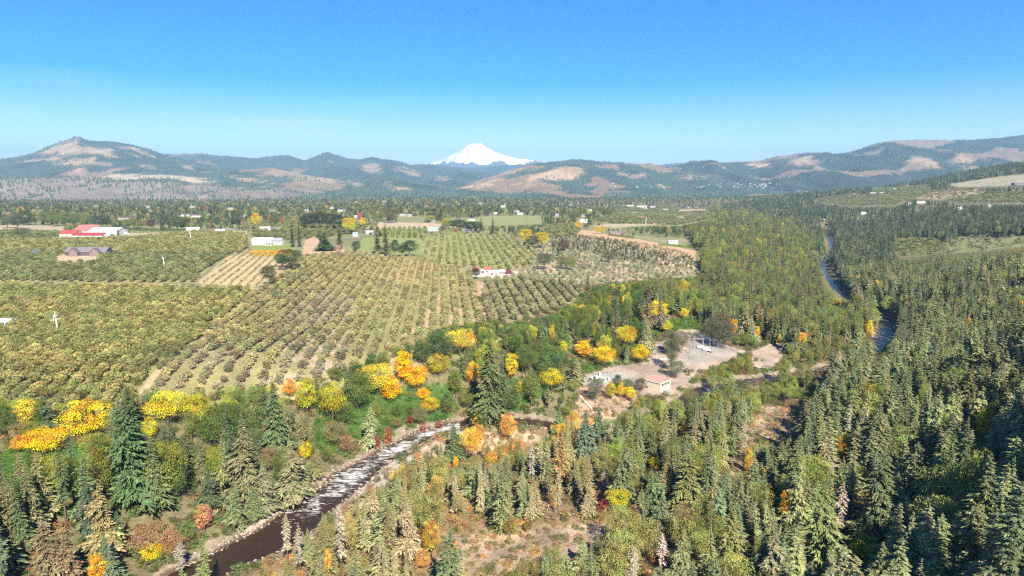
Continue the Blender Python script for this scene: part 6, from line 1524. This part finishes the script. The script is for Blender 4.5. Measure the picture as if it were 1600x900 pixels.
for (a, b), lst in LABELS.items():
    lst.sort(key=lambda t: t[0]); n = len(lst)
    for i, (_, o) in enumerate(lst):
        o["label"] = f"{a} {b}" if n == 1 or n > 10 else (f"left of two, {a} {b}" if n == 2 and i == 0 else (f"right of two, {a} {b}" if n == 2 else f"{ORD[i+1]} of {NUM[n]}, {a} {b}"))

# --- boulders
def rock_mesh(seed):
    g = np.random.default_rng(seed); m = MB(); n = 6; V = [(0, 0, .55)]
    for zz, rr in ((.35, .6), (-.1, .85)):
        for k in range(n): V.append((rr * math.cos(k * 6.283 / n + zz) * g.uniform(.75, 1.2), rr * math.sin(k * 6.283 / n + zz) * g.uniform(.75, 1.2), zz * g.uniform(.7, 1.3)))
    Fc = [(0, 1+k, 1+(k+1) % n) for k in range(n)] + [(1+k, 1+n+k, 1+n+(k+1) % n, 1+(k+1) % n) for k in range(n)]
    m.poly(V, Fc); return m.mesh("boulder")
def boulders():
    ms = [rock_mesh(k) for k in range(3)]; mt = plain("river_stone", (0.33,0.29,0.24), 0.9, 0.35, 0.8)
    V, Fs, items = [], [], []
    for k in range(3600):
        s = R.uniform(RIV_S[6], RIV_S[110 if len(RIV_S) > 110 else -1]); i = int(np.searchsorted(RIV_S, s)) - 1; i = max(0, min(i, len(RIVER) - 2))
        a, b = RIVER[i], RIVER[i+1]; L = math.hypot(b[0]-a[0], b[1]-a[1]) or 1; t = (s - RIV_S[i]) / L
        hw = float(river_halfwidth(np.array([s]))[0]); off = R.choice((-1, 1)) * (hw + R.gauss(0.0, 2.2))
        if R.random() < .22: off = R.uniform(-1, 1) * hw
        items.append((a[0]+(b[0]-a[0])*t + (b[1]-a[1])/L*off, a[1]+(b[1]-a[1])*t - (b[0]-a[0])/L*off, R.uniform(.2, .55) * (1.7 if R.random() < .12 else 1)))
    xs = np.array([i[0] for i in items]); ys = np.array([i[1] for i in items]); zs = np.maximum(height(xs, ys), -3)
    for (x, y, r), z in zip(items, zs):
        me = ms[R.randrange(3)]; b = len(V); a = R.random() * 6.28; c, s = math.cos(a), math.sin(a); rz = r * R.uniform(.6, 1.1)
        zz = max(z, float(np.interp(0, [0], [0])) * 0 + z)
        V += [(x + (v.co.x * c - v.co.y * s) * r, y + (v.co.x * s + v.co.y * c) * r, zz + v.co.z * rz + .1 * r) for v in me.vertices]
        for p in me.polygons:
            q = list(p.vertices)
            if len(q) == 3: q = q + [q[2]]
            Fs.append(tuple(b + w for w in q))
    me = bpy.data.meshes.new("river_stones"); me.from_pydata(V, [], [tuple(dict.fromkeys(f)) for f in Fs]); me.update()
    link("river_stones", me, mt, label="pale boulders and cobbles along both edges of the river", category="stones", kind="stuff")
boulders()
# ------------------------------------------------------------------ haze
def haze():
    m = MB(); m.box(-23000, 23000, -23000, 30000, -40, 1420)
    mat = bpy.data.materials.new("haze"); mat.use_nodes = True; nt = mat.node_tree; nt.nodes.clear(); mat.cycles.volume_sampling = "DISTANCE"; mat.cycles.homogeneous_volume = True
    o = nt.nodes.new("ShaderNodeOutputMaterial"); v = nt.nodes.new("ShaderNodeVolumePrincipled")
    v.inputs["Color"].default_value = (0.40, 0.68, 1.0, 1); v.inputs["Density"].default_value = HAZE_DENSITY; v.inputs["Anisotropy"].default_value = 0.0
    nt.links.new(v.outputs[0], o.inputs["Volume"])
    m.build("haze", mat, kind="stuff", label="thin blue air over the whole valley", category="haze")
haze()
